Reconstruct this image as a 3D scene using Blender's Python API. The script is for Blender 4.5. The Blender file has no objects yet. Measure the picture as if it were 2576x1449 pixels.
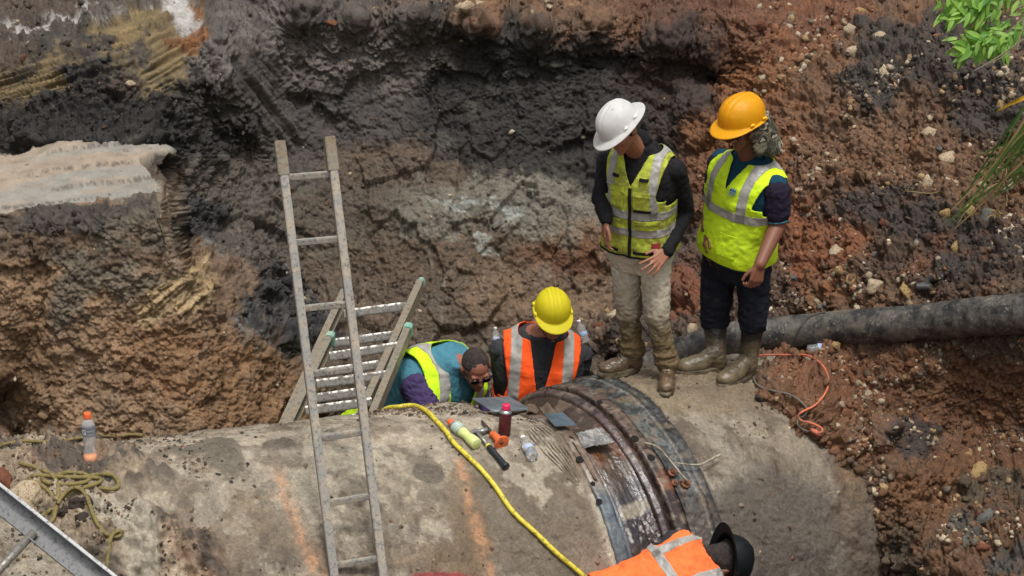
import bpy, bmesh, math, random
import numpy as np
from mathutils import Vector, Matrix, Quaternion
random.seed(7)
rng = np.random.default_rng(7)
S = bpy.context.scene
COL = S.collection
# ------------------------------------------------------------------ camera, sky, sun, exposure
CAM_Z = 6.75; PITCH = math.radians(20); LENS = 80.0
cam = bpy.data.objects.new('camera', bpy.data.cameras.new('camera')); COL.objects.link(cam)
cam.location = (0, 0, CAM_Z); cam.rotation_euler = (math.radians(90) - PITCH, 0, 0)
cam.data.lens = LENS; cam.data.sensor_width = 36; cam.data.clip_end = 500
S.camera = cam
SUN_EL = math.radians(70); SUN_AZ = math.radians(160)      # azimuth measured clockwise from +Y
world = bpy.data.worlds.new('World'); S.world = world; world.use_nodes = True
wn = world.node_tree.nodes; wl = world.node_tree.links
sky = wn.new('ShaderNodeTexSky'); sky.sky_type = 'NISHITA'; sky.sun_disc = False
sky.sun_elevation = SUN_EL; sky.sun_rotation = SUN_AZ
sky.air_density = 1.0; sky.dust_density = 6.0; sky.ozone_density = 0.4
hsv = wn.new('ShaderNodeHueSaturation'); hsv.inputs['Saturation'].default_value = 0.22
wl.new(sky.outputs[0], hsv.inputs['Color'])
wl.new(hsv.outputs[0], wn['Background'].inputs[0]); wn['Background'].inputs[1].default_value = 0.085
sun = bpy.data.objects.new('sun', bpy.data.lights.new('sun', 'SUN')); COL.objects.link(sun)
sun.data.energy = 1.5; sun.data.angle = math.radians(13); sun.data.color = (1.0, 0.975, 0.94)
sd = Vector((math.sin(SUN_AZ) * math.cos(SUN_EL), math.cos(SUN_AZ) * math.cos(SUN_EL), math.sin(SUN_EL)))
sun.rotation_euler = sd.to_track_quat('Z', 'Y').to_euler()
S.view_settings.view_transform = 'Standard'; S.view_settings.look = 'None'
S.view_settings.exposure = 0.62; S.view_settings.gamma = 1.0; S.view_settings.use_curve_mapping = False
S.cycles.max_bounces = 6; S.cycles.diffuse_bounces = 3; S.cycles.transparent_max_bounces = 8

# ------------------------------------------------------------------ measuring: photograph pixel (2576 wide) -> point in the pit
FPX = LENS / 36 * 2576; cP, sP = math.cos(PITCH), math.sin(PITCH)
def ray(u, v):
    a = (np.asarray(u, float) - 1288) / FPX; b = -(np.asarray(v, float) - 724.5) / FPX
    return a, cP + b * sP, -sP + b * cP                   # direction with forward depth 1
def PY(u, v, Y):
    x, y, z = ray(u, v); d = Y / y
    return Vector((float(x * d), float(Y), float(CAM_Z + z * d)))
def PZ(u, v, Z):
    x, y, z = ray(u, v); d = (Z - CAM_Z) / z
    return Vector((float(x * d), float(y * d), float(Z)))
def PD(u, v, d):
    x, y, z = ray(u, v); return Vector((float(x * d), float(y * d), float(CAM_Z + z * d)))
def proj(p):
    p = np.asarray(p, float); x = p[..., 0]; y = p[..., 1]; z = p[..., 2] - CAM_Z
    d = y * cP - z * sP; up = y * sP + z * cP
    return 1288 + FPX * x / d, 724.5 - FPX * up / d, d
def L(r, g, b):                                           # sRGB bytes -> linear
    return tuple(((c / 255) / 12.92 if c / 255 <= .04045 else ((c / 255 + .055) / 1.055) ** 2.4) for c in (r, g, b))

# ------------------------------------------------------------------ noise on arrays
_p = rng.permutation(256).astype(np.int32); _p = np.concatenate([_p, _p, _p])
_g = rng.normal(size=(256, 3)).astype(np.float32); _g /= np.linalg.norm(_g, axis=1)[:, None]
_r = rng.random((256, 3)).astype(np.float32)
def hsh(i, j, k): return _p[_p[_p[i & 255] + (j & 255)] + (k & 255)]
def gn(P, sc=1.0, off=0.0):
    Q = (P * np.float32(sc) + np.float32(off + 31.7)).astype(np.float32)
    I = np.floor(Q).astype(np.int32); F = Q - I; W = F * F * F * (F * (F * 6 - 15) + 10)
    out = np.zeros(len(P), np.float32)
    for c in range(8):
        a, b, d = c & 1, (c >> 1) & 1, c >> 2
        g = _g[hsh(I[:, 0] + a, I[:, 1] + b, I[:, 2] + d)]
        dot = g[:, 0] * (F[:, 0] - a) + g[:, 1] * (F[:, 1] - b) + g[:, 2] * (F[:, 2] - d)
        w = (W[:, 0] if a else 1 - W[:, 0]) * (W[:, 1] if b else 1 - W[:, 1]) * (W[:, 2] if d else 1 - W[:, 2])
        out += w * dot
    return out * 1.6
def fbm(P, sc, oct=4, off=0.0, gain=.5, ridge=False):
    o = np.zeros(len(P), np.float32); a = 1.0; t = 0
    for i in range(oct):
        n = gn(P, sc * 2.03 ** i, off + 7.3 * i)
        o += a * ((1 - 2 * np.abs(n)) if ridge else n); t += a; a *= gain
    return o / t
def worley(P, sc, off=0.0):                               # F1, F2 and a random value per cell
    Q = (P * np.float32(sc) + np.float32(off + 17.1)).astype(np.float32)
    I = np.floor(Q - .5).astype(np.int32)
    f1 = np.full(len(P), 9, np.float32); f2 = f1.copy(); idv = np.zeros(len(P), np.float32)
    for c in range(8):
        J = I + np.array([c & 1, (c >> 1) & 1, c >> 2], np.int32)
        h = hsh(J[:, 0], J[:, 1], J[:, 2]); C = J + .5 + (_r[h] - .5) * .8
        d = np.sqrt(((Q - C) ** 2).sum(1)); m = d < f1
        f2 = np.where(m, f1, np.minimum(f2, d)); f1 = np.where(m, d, f1); idv = np.where(m, _r[h][:, 0], idv)
    return f1, f2, idv
def facets(P, sc, off=0.0):                               # piecewise planar offsets, one tilt per cell
    Q = (P * np.float32(sc) + np.float32(off + 17.1)).astype(np.float32); I = np.floor(Q - .5).astype(np.int32)
    f1 = np.full(len(P), 9, np.float32); out = np.zeros(len(P), np.float32)
    for c in range(8):
        J = I + np.array([c & 1, (c >> 1) & 1, c >> 2], np.int32); h = hsh(J[:, 0], J[:, 1], J[:, 2]); D = Q - (J + .5 + (_r[h] - .5) * .8)
        d = np.sqrt((D ** 2).sum(1)); m = d < f1; f1 = np.where(m, d, f1); out = np.where(m, (D * _g[(h * 7 + 3) & 255]).sum(1) + (_r[h][:, 1] - .5) * .5, out)
    return out / sc
def sst(a, b, x):
    t = np.clip((x - a) / (b - a), 0, 1); return t * t * (3 - 2 * t)

# ------------------------------------------------------------------ object helpers
def tag(o, label=None, cat=None, group=None, kind=None):
    if label: o['label'] = label
    if cat: o['category'] = cat
    if group: o['group'] = group
    if kind: o['kind'] = kind
    return o
def empty(name, loc=(0, 0, 0)):
    o = bpy.data.objects.new(name, None); COL.objects.link(o); o.location = loc; return o
def link(name, me, mat=None, parent=None, smooth=True):
    o = bpy.data.objects.new(name, me); COL.objects.link(o)
    if mat is not None:
        me.materials.clear(); me.materials.append(mat)
    if smooth: me.polygons.foreach_set('use_smooth', np.ones(len(me.polygons), bool))
    if parent is not None:
        o.parent = parent; o.matrix_parent_inverse = Matrix.Translation(-Vector(parent.location))
    return o
def np_mesh(name, V, F):                                  # F: (n,3) or (n,4) int array
    me = bpy.data.meshes.new(name); V = np.ascontiguousarray(V, np.float32); F = np.ascontiguousarray(F, np.int32)
    k = F.shape[1]; me.vertices.add(len(V)); me.vertices.foreach_set('co', V.ravel())
    me.loops.add(F.size); me.loops.foreach_set('vertex_index', F.ravel())
    me.polygons.add(len(F)); me.polygons.foreach_set('loop_start', np.arange(len(F), dtype=np.int32) * k)
    me.update(calc_edges=True); return me
def setm(o, M, parent):
    o.parent = parent; o.matrix_parent_inverse = Matrix.Translation(-Vector(parent.location)); o.matrix_basis = M
def col_attr(me, C, name='soil', alpha=None):
    a = me.color_attributes.new(name, 'FLOAT_COLOR', 'POINT')
    C4 = np.ones((len(me.vertices), 4), np.float32); C4[:, :C.shape[1]] = C
    if alpha is not None: C4[:, 3] = alpha
    a.data.foreach_set('color', C4.ravel())
def grid_faces(n, m):
    i = np.arange(n * m).reshape(n, m)
    return np.stack([i[:-1, :-1], i[:-1, 1:], i[1:, 1:], i[1:, :-1]], -1).reshape(-1, 4)
def bm_mesh(bm, name='mesh'):
    me = bpy.data.meshes.new(name); bm.to_mesh(me); bm.free(); return me
def catmull(pts, n=8, closed=False):
    P = [Vector(p) for p in pts]; out = []
    N = len(P)
    for i in range(N - 1):
        a, b, c, d = P[max(i - 1, 0)], P[i], P[i + 1], P[min(i + 2, N - 1)]
        for k in range(n):
            t = k / n; out.append(.5 * ((2 * b) + (c - a) * t + (2 * a - 5 * b + 4 * c - d) * t * t + (3 * b - a - 3 * c + d) * t ** 3))
    out.append(P[-1]); return out
def tube(pts, r, seg=10, cap=True, name='tube', rad=None):
    P = [Vector(p) for p in pts]; bm = bmesh.new(); rings = []; up = None
    for i, p in enumerate(P):
        t = (P[min(i + 1, len(P) - 1)] - P[max(i - 1, 0)]).normalized()
        if up is None: up = t.orthogonal().normalized()
        else:
            up = (up - t * up.dot(t)).normalized()
        s = t.cross(up); rr = rad[i] if rad is not None else r
        rings.append([bm.verts.new(p + (up * math.cos(a) + s * math.sin(a)) * rr) for a in [2 * math.pi * k / seg for k in range(seg)]])
    for a, b in zip(rings, rings[1:]):
        for k in range(seg): bm.faces.new((a[k], a[(k + 1) % seg], b[(k + 1) % seg], b[k]))
    if cap: bm.faces.new(rings[0][::-1]); bm.faces.new(rings[-1])
    bmesh.ops.recalc_face_normals(bm, faces=bm.faces)
    return bm_mesh(bm, name)
def lathe(profile, seg=20, name='lathe'):                 # list of (r, z)
    bm = bmesh.new(); rings = []
    for r, z in profile:
        if r < 1e-5: rings.append([bm.verts.new((0, 0, z))] * seg)
        else: rings.append([bm.verts.new((r * math.cos(2 * math.pi * k / seg), r * math.sin(2 * math.pi * k / seg), z)) for k in range(seg)])
    for a, b in zip(rings, rings[1:]):
        for k in range(seg):
            q = []
            for w in (a[k], a[(k + 1) % seg], b[(k + 1) % seg], b[k]):
                if w not in q: q.append(w)
            if len(q) > 2: bm.faces.new(q)
    bmesh.ops.recalc_face_normals(bm, faces=bm.faces)
    return bm_mesh(bm, name)

# ------------------------------------------------------------------ materials
class NT:
    def __init__(s, name):
        s.m = bpy.data.materials.new(name); s.m.use_nodes = True; s.t = s.m.node_tree
        s.b = s.t.nodes['Principled BSDF']; s.co = s.n('ShaderNodeTexCoord')
    def n(s, ty, **k):
        o = s.t.nodes.new(ty)
        for a, v in k.items(): setattr(o, a, v)
        return o
    def l(s, a, b): s.t.links.new(a, b)
    def noise(s, scale, detail=6, rough=.6, coord='Object', dist=0.0, vec=None):
        o = s.n('ShaderNodeTexNoise'); o.inputs['Scale'].default_value = scale; o.inputs['Detail'].default_value = detail
        o.inputs['Roughness'].default_value = rough; o.inputs['Distortion'].default_value = dist
        s.l(vec if vec is not None else s.co.outputs[coord], o.inputs['Vector']); return o.outputs['Fac']
    def mapping(s, scale, rot=(0, 0, 0), coord='Object'):
        o = s.n('ShaderNodeMapping'); o.inputs['Scale'].default_value = scale; o.inputs['Rotation'].default_value = rot
        s.l(s.co.outputs[coord], o.inputs['Vector']); return o.outputs[0]
    def vor(s, scale, feature='F1', vec=None):
        o = s.n('ShaderNodeTexVoronoi', feature=feature); o.inputs['Scale'].default_value = scale
        s.l(vec if vec is not None else s.co.outputs['Object'], o.inputs['Vector']); return o
    def ramp(s, fac, stops, interp='LINEAR'):
        o = s.n('ShaderNodeValToRGB'); o.color_ramp.interpolation = interp
        while len(o.color_ramp.elements) < len(stops): o.color_ramp.elements.new(.5)
        for e, (p, c) in zip(o.color_ramp.elements, stops):
            e.position = p; e.color = (*c, 1) if hasattr(c, '__len__') else (c, c, c, 1)
        s.l(fac, o.inputs[0]); return o.outputs[0]
    def mix(s, fac, a, b, mode='MIX'):
        o = s.n('ShaderNodeMix', data_type='RGBA', blend_type=mode)
        for sock, v in ((o.inputs[0], fac), (o.inputs[6], a), (o.inputs[7], b)):
            if hasattr(v, 'is_linked'): s.l(v, sock)
            elif hasattr(v, '__len__'): sock.default_value = (*v[:3], 1)
            else: sock.default_value = v
        return o.outputs[2]
    def math(s, op, a, b=0.0):
        o = s.n('ShaderNodeMath', operation=op)
        for sock, v in ((o.inputs[0], a), (o.inputs[1], b)):
            if hasattr(v, 'is_linked'): s.l(v, sock)
            else: sock.default_value = v
        return o.outputs[0]
    def bump(s, h, strength=.5, dist=.01, prev=None):
        o = s.n('ShaderNodeBump'); o.inputs['Strength'].default_value = strength; o.inputs['Distance'].default_value = dist
        s.l(h, o.inputs['Height'])
        if prev is not None: s.l(prev, o.inputs['Normal'])
        s.l(o.outputs[0], s.b.inputs['Normal']); return o.outputs[0]
    def set(s, **k):
        for a, v in k.items():
            sock = s.b.inputs[{'color': 'Base Color', 'rough': 'Roughness', 'metal': 'Metallic', 'trans': 'Transmission Weight', 'ior': 'IOR', 'spec': 'Specular IOR Level', 'coat': 'Coat Weight', 'alpha': 'Alpha', 'sheen': 'Sheen Weight'}[a]]
            if hasattr(v, 'is_linked'): s.l(v, sock)
            elif hasattr(v, '__len__'): sock.default_value = (*v[:3], 1)
            else: sock.default_value = v
        return s
def soil_mat(name, attr='soil', rough=(.95, .6), wet=.35, bscale=1.0, var=.45, speck=0):
    t = NT(name); a = t.n('ShaderNodeAttribute'); a.attribute_name = attr
    n1 = t.noise(60, 8, .7); n2 = t.noise(9, 6, .65); n3 = t.noise(260, 4, .6)
    f = t.ramp(n1, [(.3, 1 - var), (.5, 1.0), (.72, 1 + var)])
    c = t.mix(a.outputs['Alpha'], a.outputs['Color'], t.mix(1.0, a.outputs['Color'], f, 'MULTIPLY'))
    c = t.mix(1.0, c, t.ramp(n2, [(.3, .78), (.7, 1.2)]), 'MULTIPLY')
    c = t.mix(a.outputs['Alpha'], c, t.mix(1.0, c, t.ramp(n3, [(.3, .72), (.7, 1.28)]), 'MULTIPLY'))
    n1 = t.math('MULTIPLY', n1, a.outputs['Alpha'])
    if speck: sp_n = t.noise(110, 5, .75); c = t.mix(t.ramp(sp_n, [(.58, 0.0), (.66, speck)]), c, L(58, 48, 38)); c = t.mix(t.ramp(t.noise(75, 6, .8, dist=.4), [(.60, 0.0), (.68, speck * .7)]), c, L(196, 184, 160))
    t.set(color=c, rough=t.ramp(n2, [(.35, rough[1]), (.6, rough[0])]), spec=wet)
    b = t.bump(n1, .8, .012 * bscale); b = t.bump(n3, .5, .004 * bscale, b)
    return t.m
def plain(name, color, rough=.6, dirt=None, dscale=8, damt=.5, metal=0, spec=.5, bump=0, bscale=40, coat=0):
    t = NT(name); c = color
    if dirt is not None:
        n = t.noise(dscale, 8, .7)
        m = t.ramp(n, [(.62 - damt * .35, 0.0), (.75 - damt * .2, 1.0)])
        c = t.mix(m, color, dirt); t.set(rough=t.ramp(m, [(0, rough), (1, min(1, rough + .3))]))
    else: t.set(rough=rough)
    t.set(color=c, metal=metal, spec=spec, coat=coat)
    if bump: t.bump(t.noise(bscale, 5, .6), bump, .01)
    return t.m
# ------------------------------------------------------------------ the water main: a bending centreline
PX0, PY0, TL, TR, BA, BB, PR = .094, 11.37, .222, .535, -1.375, .258, 1.051
_s = np.linspace(-6, 5, 2201); _th = TL + (TR - TL) * np.clip((_s - BA) / (BB - BA), 0, 1)
_cx = np.concatenate([[0], np.cumsum(np.cos(_th[:-1]) * np.diff(_s))]); _cy = np.concatenate([[0], np.cumsum(np.sin(_th[:-1]) * np.diff(_s))])
_i0 = int(np.argmin(np.abs(_s))); _cx += PX0 - _cx[_i0]; _cy += PY0 - _cy[_i0]
_cz = np.interp(_s, [-6, -3.2, -1.1, .1, .7, 1.6, 2.5, 5], [.80, .84, .893, .873, .845, .800, .75, .65])
def pipe_pt(s, t, r):                                     # t: angle, 0 = towards the camera side, pi/2 = top
    th = np.interp(s, _s, _th); r = r - .10 * np.exp(-((s - .02) / .24) ** 4) * np.clip((t - 1.25) / .4, 0, 1)   # broken, sunken crown at the joint
    n = np.stack([np.cos(t) * np.sin(th), -np.cos(t) * np.cos(th), np.sin(t)], -1)
    c = np.stack([np.interp(s, _s, _cx), np.interp(s, _s, _cy), np.interp(s, _s, _cz)], -1)
    return c + n * (np.asarray(r)[..., None] if np.ndim(r) else r), n
_gs, _gt = np.meshgrid(np.linspace(-5, 4, 361), np.radians(np.linspace(-25, 125, 181)), indexing='ij')
_gp, _gnn = pipe_pt(_gs, _gt, PR); _gu, _gv, _gd = proj(_gp)
_tocam = -(_gp - np.array([0, 0, CAM_Z])); _face = (_gnn * _tocam).sum(-1) > 0
def on_pipe(u, v, lift=0.0):
    q = (_gu - u) ** 2 + (_gv - v) ** 2 + np.where(_face, 0, 1e6); i = np.unravel_index(np.argmin(q), q.shape)
    s, t = _gs[i], _gt[i]; best = (q[i], s, t)
    for ds in np.linspace(-.025, .025, 21):
        tt = t + np.radians(np.linspace(-1, 1, 21)); P, _ = pipe_pt(np.full(21, s + ds), tt, PR); a, b, _d = proj(P)
        k = np.argmin((a - u) ** 2 + (b - v) ** 2); e = (a[k] - u) ** 2 + (b[k] - v) ** 2
        if e < best[0]: best = (e, s + ds, tt[k])
    P, n = pipe_pt(np.array([best[1]]), np.array([best[2]]), PR + lift)
    return Vector(P[0].tolist()), Vector(n[0].tolist()), best[1], best[2]
SA, SB = .035, .64                                        # where the concrete stops left and right of the coupling
# concrete sections
def blobmask(u, v, lst, warp=0.0):
    o = np.full_like(u, -9.0)
    for (cx, cy, rx, ry, an) in lst:
        c, s_ = math.cos(math.radians(an)), math.sin(math.radians(an))
        x = (u - cx) * c + (v - cy) * s_; y = -(u - cx) * s_ + (v - cy) * c
        o = np.maximum(o, 1 - np.sqrt((x / rx) ** 2 + (y / ry) ** 2) + warp)
    return o
def build_section(name, s0, s1, parent, side):
    n = int((s1 - s0) / .0075); m = 300
    ss, tt = np.meshgrid(np.linspace(s0, s1, n), np.radians(np.concatenate([np.linspace(-60, -15, 20), np.linspace(-14.2, 130, m - 40), np.linspace(134, 220, 20)])), indexing='ij')
    P, N = pipe_pt(ss, tt, PR); P = P.reshape(-1, 3).astype(np.float32); N = N.reshape(-1, 3).astype(np.float32)
    u, v, d = proj(P); s = ss.ravel(); t = tt.ravel()
    w = fbm(P, 3, 4, 3.3); w2 = fbm(P, 11, 4, 9.1); fine = fbm(P, 45, 3, 1.7); ff = gn(P, 130, 4.4)
    h = .010 * w + .006 * w2 + .005 * fine + .003 * ff
    base = np.array(L(147, 136, 119)) * .9
    C = np.tile(base, (len(P), 1))
    def mixc(mask, col): C[:] = C * (1 - mask[:, None]) + np.array(col) * mask[:, None]
    n1 = fbm(P, 1.6, 5, 21.0); n2 = fbm(P, 5, 5, 33.0); n3 = fbm(P, 18, 4, 40.0)
    mixc(sst(-.05, .3, n1 + .5 * n2) * .75, L(128, 112, 90))
    mixc(sst(.05, .35, -n1 + .6 * n3) * .65, L(164, 152, 130))
    mixc(sst(.1, .4, n2 - .3 * n1 + .3 * n3) * .6, L(100, 88, 72))
    # downward drag streaks (dirt run lines) follow the girth of the pipe
    St = np.stack([s * 26 + t * 3, t * 2.2, s * 0], -1).astype(np.float32)
    stt = fbm(St, 1.0, 4, 5.0); mixc(sst(.05, .4, stt) * .45, L(98, 84, 68))
    Sd = np.stack([s * 9 - t * 6, (s * 2 + t * 9) * 2.4, s * 0], -1).astype(np.float32); sd2 = fbm(Sd * np.array([3, .5, 1], np.float32), 1.0, 4, 15.0); mixc(sst(.08, .4, sd2) * .4, L(112, 102, 90)); mixc(sst(.12, .4, -sd2) * .35, L(168, 157, 138))
    mixc(sst(.16, .34, fbm(P, 13, 5, 47.0)) * .6, L(84, 72, 58)); mixc(sst(.2, .36, fbm(P, 9, 5, 53.0)) * .5, L(176, 166, 146))
    top_light = sst(math.radians(62), math.radians(88), t + .12 * n1 + .06 * n2); mixc(top_light * .5, L(190, 177, 156))  # paler crown strip, the brighter light on top painted into the colour
    # crusts of dried mud with a crisp edge, bare scraped patches between them
    cm = fbm(P, 4.5, 6, 67.0) + .35 * n1; crust = sst(.06, .11, cm) * (1 - .0 * t); crust2 = sst(.10, .14, fbm(P, 8.5, 6, 83.0) - .3 * n1)
    mixc(crust * .55, L(112, 98, 80)); h += .005 * crust + crust * .006 * np.abs(fine); mixc(crust2 * .5, L(92, 80, 66)); h += .004 * crust2
    bare = sst(.12, .16, fbm(P, 5.5, 6, 99.0) + .2 * n2); mixc(bare * .4, L(172, 162, 144)); h -= .002 * bare
    if side == 'L':
        # smooth trowelled zones and darker flank in the lower right
        m_ = sst(-.1, .5, blobmask(u, v, [(1330, 1330, 260, 170, 35)], .35 * n2)); mixc(m_ * .75, L(108, 96, 80))
        m_ = sst(0, .3, blobmask(u, v, [(1180, 1330, 60, 200, -10), (1100, 1410, 120, 60, 10)], .5 * n2)); mixc(m_ * .5, L(112, 90, 66))
        m_ = sst(.0, .35, blobmask(u, v, [(1375, 1150, 90, 30, 38), (1300, 1190, 90, 26, 45), (1360, 1235, 60, 18, 50), (820, 1230, 70, 130, -20), (930, 1150, 60, 50, 0)], 1.5 * n2 + 1.3 * n3)); mixc(m_ * .6, L(182, 172, 152))
        # dark spot of putty
        m_ = sst(.0, .12, blobmask(u, v, [(1080, 1193, 42, 26, 15)], .35 * n3)); mixc(m_ * .8, L(92, 84, 74)); h += .004 * m_
        m_ = sst(.0, .3, blobmask(u, v, [(560, 1160, 60, 40, 15), (700, 1120, 46, 18, -5), (520, 1130, 100, 22, -6)], .8 * n2)); mixc(m_ * .8, L(98, 90, 78)); h += .012 * m_
        # sprayed orange survey marks
        for (a, b, wd) in (((1145, 1135), (1235, 1449), .026), ((690, 1175), (800, 1449), .032)):
            s_a = on_pipe(*a)[2]; s_b = on_pipe(a[0] + (b[0] - a[0]) * .5, a[1] + (b[1] - a[1]) * .5)[2]; s_c = on_pipe(b[0] - 3, b[1] - 3)[2]
            ta, tb, tc = on_pipe(*a)[3], on_pipe((a[0] + b[0]) / 2, (a[1] + b[1]) / 2)[3], on_pipe(b[0] - 3, b[1] - 3)[3]
            line = np.interp(t, [tc, tb, ta], [s_c, s_b, s_a])
            k = np.exp(-((s - line + .012 * w2) / wd) ** 2) * sst(ta + .06, ta - .1, t) * np.clip(.42 + 1.3 * n3 + .8 * n2, 0, 1)
            mixc(np.clip(k, 0, .5), L(206, 152, 110))
        k = sst(0, .25, blobmask(u, v, [(1110, 1452, 90, 14, 2)], .4 * n3)); mixc(k * .8, L(150, 46, 56))
        # cement shoulder close to the coupling
        k = np.exp(-((s - SA + .03 + .02 * n2) / .02) ** 2) * sst(1.05, .8, t); mixc(np.clip(k * (.7 + n3), 0, .9), L(190, 182, 162))
        # mud, rubble and dried slip heaped on the left end
        mud = sst(-.1, .45, blobmask(u, v, [(60, 1180, 420, 90, 4), (230, 1300, 330, 120, 25), (430, 1420, 160, 120, 40)], .55 * n2 + .25 * n1))
        f1, f2, iv = worley(P, 16, 2); g1, g2, jv = worley(P, 38, 5)
        cl = np.clip(.65 - f1, 0, 1); cl2 = np.clip(.6 - g1, 0, 1)
        h += mud * (.05 + .06 * w + .07 * w2 + .03 * fbm(P, 20, 3, 61.0, ridge=True) + .05 * cl * (iv > .35) + .025 * cl2 + .012 * fine)
        mc = np.array(L(142, 124, 102)) * np.ones((len(P), 3)); dk = sst(-.05, .2, n2 + .3 * n3)
        mc = mc * (1 - dk[:, None]) + np.array(L(78, 68, 60)) * dk[:, None]
        lt = sst(.12, .3, -n2 + .5 * n3) * .8; mc = mc * (1 - lt[:, None]) + np.array(L(190, 172, 148)) * lt[:, None]
        rd = sst(.15, .35, n1 - .5 * n2); mc = mc * (1 - rd[:, None] * .45) + np.array(L(128, 92, 70)) * rd[:, None] * .45
        C[:] = C * (1 - mud[:, None] * .9) + mc * mud[:, None] * .9
        # pale grey slip sheet under the rope
        k = sst(-.0, .25, blobmask(u, v, [(350, 1370, 60, 120, -8), (300, 1300, 110, 40, 25)], .35 * n2)); mixc(k * .8, L(172, 164, 146)); h -= k * .035
    else:
        k = sst(.0, .3, blobmask(u, v, [(2010, 1150, 40, 110, -35), (2090, 1290, 70, 110, -30), (1900, 1080, 30, 60, -40)], .7 * n2 + .3 * n3)); mixc(k * .7, L(168, 158, 138))
        k = sst(.0, .3, blobmask(u, v, [(1760, 985, 300, 70, 0)], .3 * n2)); mixc(k * .8, L(140, 124, 98)); h += k * (.008 + .012 * w2 + .008 * fine)
        k = sst(.0, .4, blobmask(u, v, [(1950, 1330, 230, 200, 0)], .4 * n2)); mixc(k * .9, L(88, 79, 70)); h += k * .003 * fine
        k = sst(-.05, .2, blobmask(u, v, [(2180, 1330, 80, 260, -12)], .6 * n2)); mixc(k * .75, L(98, 74, 54)); h += k * (.01 + .02 * w2)
        k = sst(.0, .2, blobmask(u, v, [(2150, 1230, 30, 70, -25)], .6 * n2)); mixc(k * .7, L(126, 100, 70))
        k = sst(SB + .05, SB + .01, s + .03 * n2); mixc(k * .8, L(58, 54, 50))
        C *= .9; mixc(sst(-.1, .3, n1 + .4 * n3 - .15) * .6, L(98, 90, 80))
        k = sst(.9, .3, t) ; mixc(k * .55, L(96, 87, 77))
        f1, f2, iv = worley(P, 20, 12.0); k = sst(-.1, .3, blobmask(u, v, [(1960, 1090, 90, 160, -38), (1820, 990, 260, 40, 8)], .9 * n2 + .4 * n3)); h += k * (.014 * np.clip(.6 - f1, 0, 1) + .01 * np.abs(w2) + .006 * np.abs(fine)); mixc(k * .45, L(104, 88, 70))
    C *= (1 + .22 * fbm(P, 34, 3, 171.0))[:, None]; C = np.clip(C, .01, .8)
    P += N * h[:, None]
    # irregular broken lip towards the coupling
    me = np_mesh(name, P, grid_faces(*ss.shape)[:, ::-1]); col_attr(me, C)
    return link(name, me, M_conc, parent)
M_conc = soil_mat('concrete_with_mud', rough=(.85, .42), wet=.5, bscale=1.2, var=.34, speck=.6)
main = empty('water_main', tuple(pipe_pt(np.array([0.]), np.array([0.]), 0)[0][0].tolist()))
tag(main, 'huge muddy concrete water main crossing the pit with an exposed steel coupling', 'pipe')
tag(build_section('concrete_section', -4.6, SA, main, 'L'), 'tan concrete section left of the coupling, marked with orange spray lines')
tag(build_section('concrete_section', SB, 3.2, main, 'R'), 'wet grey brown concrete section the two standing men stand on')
# ------------------------------------------------------------------ the excavated banks: one relief surface, real distances in metres
U0, U1, V0, V1 = -1320, 3820, -420, 1960
ctl = []
def c(u, v, Y): ctl.append((u, v, Y / (cP - (v - 724.5) / FPX * sP)))
def cz(u, v, Z): ctl.append((u, v, (Z - CAM_Z) / (-sP - (v - 724.5) / FPX * cP)))
def cpipe(u, v, off): ctl.append((u, v, (lambda p: proj(np.array(p[0]))[2])(on_pipe(u, v)) + off))
for u in range(-520, 3101, 360):
    k = max(0, (u - 1900) / 700) * .55
    c(u, -420, 16.9 - k); c(u, -200, 16.0 - k)
    c(u, 0, 15.2 - k)
# overhanging crest of the dark wall and the face under it
for u, v in ((760, 40), (900, 55), (1050, 60), (1200, 75), (1350, 85), (1500, 95), (1680, 105), (1800, 150)): c(u, v - 18, 14.62); c(u, v + 45, 14.86)
for u in (750, 950, 1150, 1350, 1550):
    c(u, 220, 14.75); c(u, 400, 14.55); c(u, 520, 14.3); c(u, 640, 14.12); c(u, 760, 13.95)
    c(u, 900, 13.7); c(u, 1050, 13.55); c(u, 1300, 13.35)
# upper left: scraped olive face, wedge and pile of clods above the ledge
for u in (-520, -250, 0, 150, 300): c(u, 60, 14.35); c(u, 160, 13.95); c(u, 265, 13.82); c(u, 330, 13.62)
c(420, 70, 14.45); c(480, 130, 14.3); c(460, 200, 14.1); c(400, 240, 14.0); c(500, 235, 14.25); c(520, 300, 14.3)
c(540, 90, 14.35); c(600, 200, 14.3); c(640, 300, 14.42); c(655, 370, 14.4); c(690, 230, 14.6); c(620, 380, 14.45)
ctl_back = ctl; ctl = []                                  # the block of earth on the left with its flat top is a field of its own
for u in (-520, -250, 0, 130, 260, 380, 470):
    sl_ = -.115 * (u - 190)
    cz(u, 392, 2.74); cz(u, 450 + sl_ * .5, 2.72); cz(u, 512 + sl_, 2.70)
    cz(u, 330, 2.75); c(u, 545 + sl_, 12.42); c(u, 620, 12.36); c(u, 800, 12.28); c(u, 950, 12.22); c(u, 1100, 12.12); c(u, 1300, 12.05)
c(20, 1000, 12.6); c(-60, 1050, 12.7); c(30, 1100, 12.55); c(75, 1000, 12.3); c(60, 900, 12.35)
c(560, 800, 12.6); c(640, 900, 12.75); c(720, 960, 12.95); c(600, 1040, 12.45); c(700, 1050, 12.7); c(800, 1100, 12.9); c(560, 900, 12.45); c(900, 1200, 12.95)
ctl_block = ctl; ctl = ctl_back
for u in (-520, -250, 0, 130, 260, 380): c(u, 392, 13.40); c(u, 520, 13.45); c(u, 800, 13.4); c(u, 1100, 13.3)
c(425, 400, 13.7); c(440, 480, 13.75); c(440, 560, 13.6); c(460, 640, 13.45); c(500, 720, 13.3)
c(540, 480, 14.1); c(560, 560, 13.95); c(560, 650, 13.6); c(600, 740, 13.35); c(640, 830, 13.15); c(720, 930, 13.1)
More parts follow.
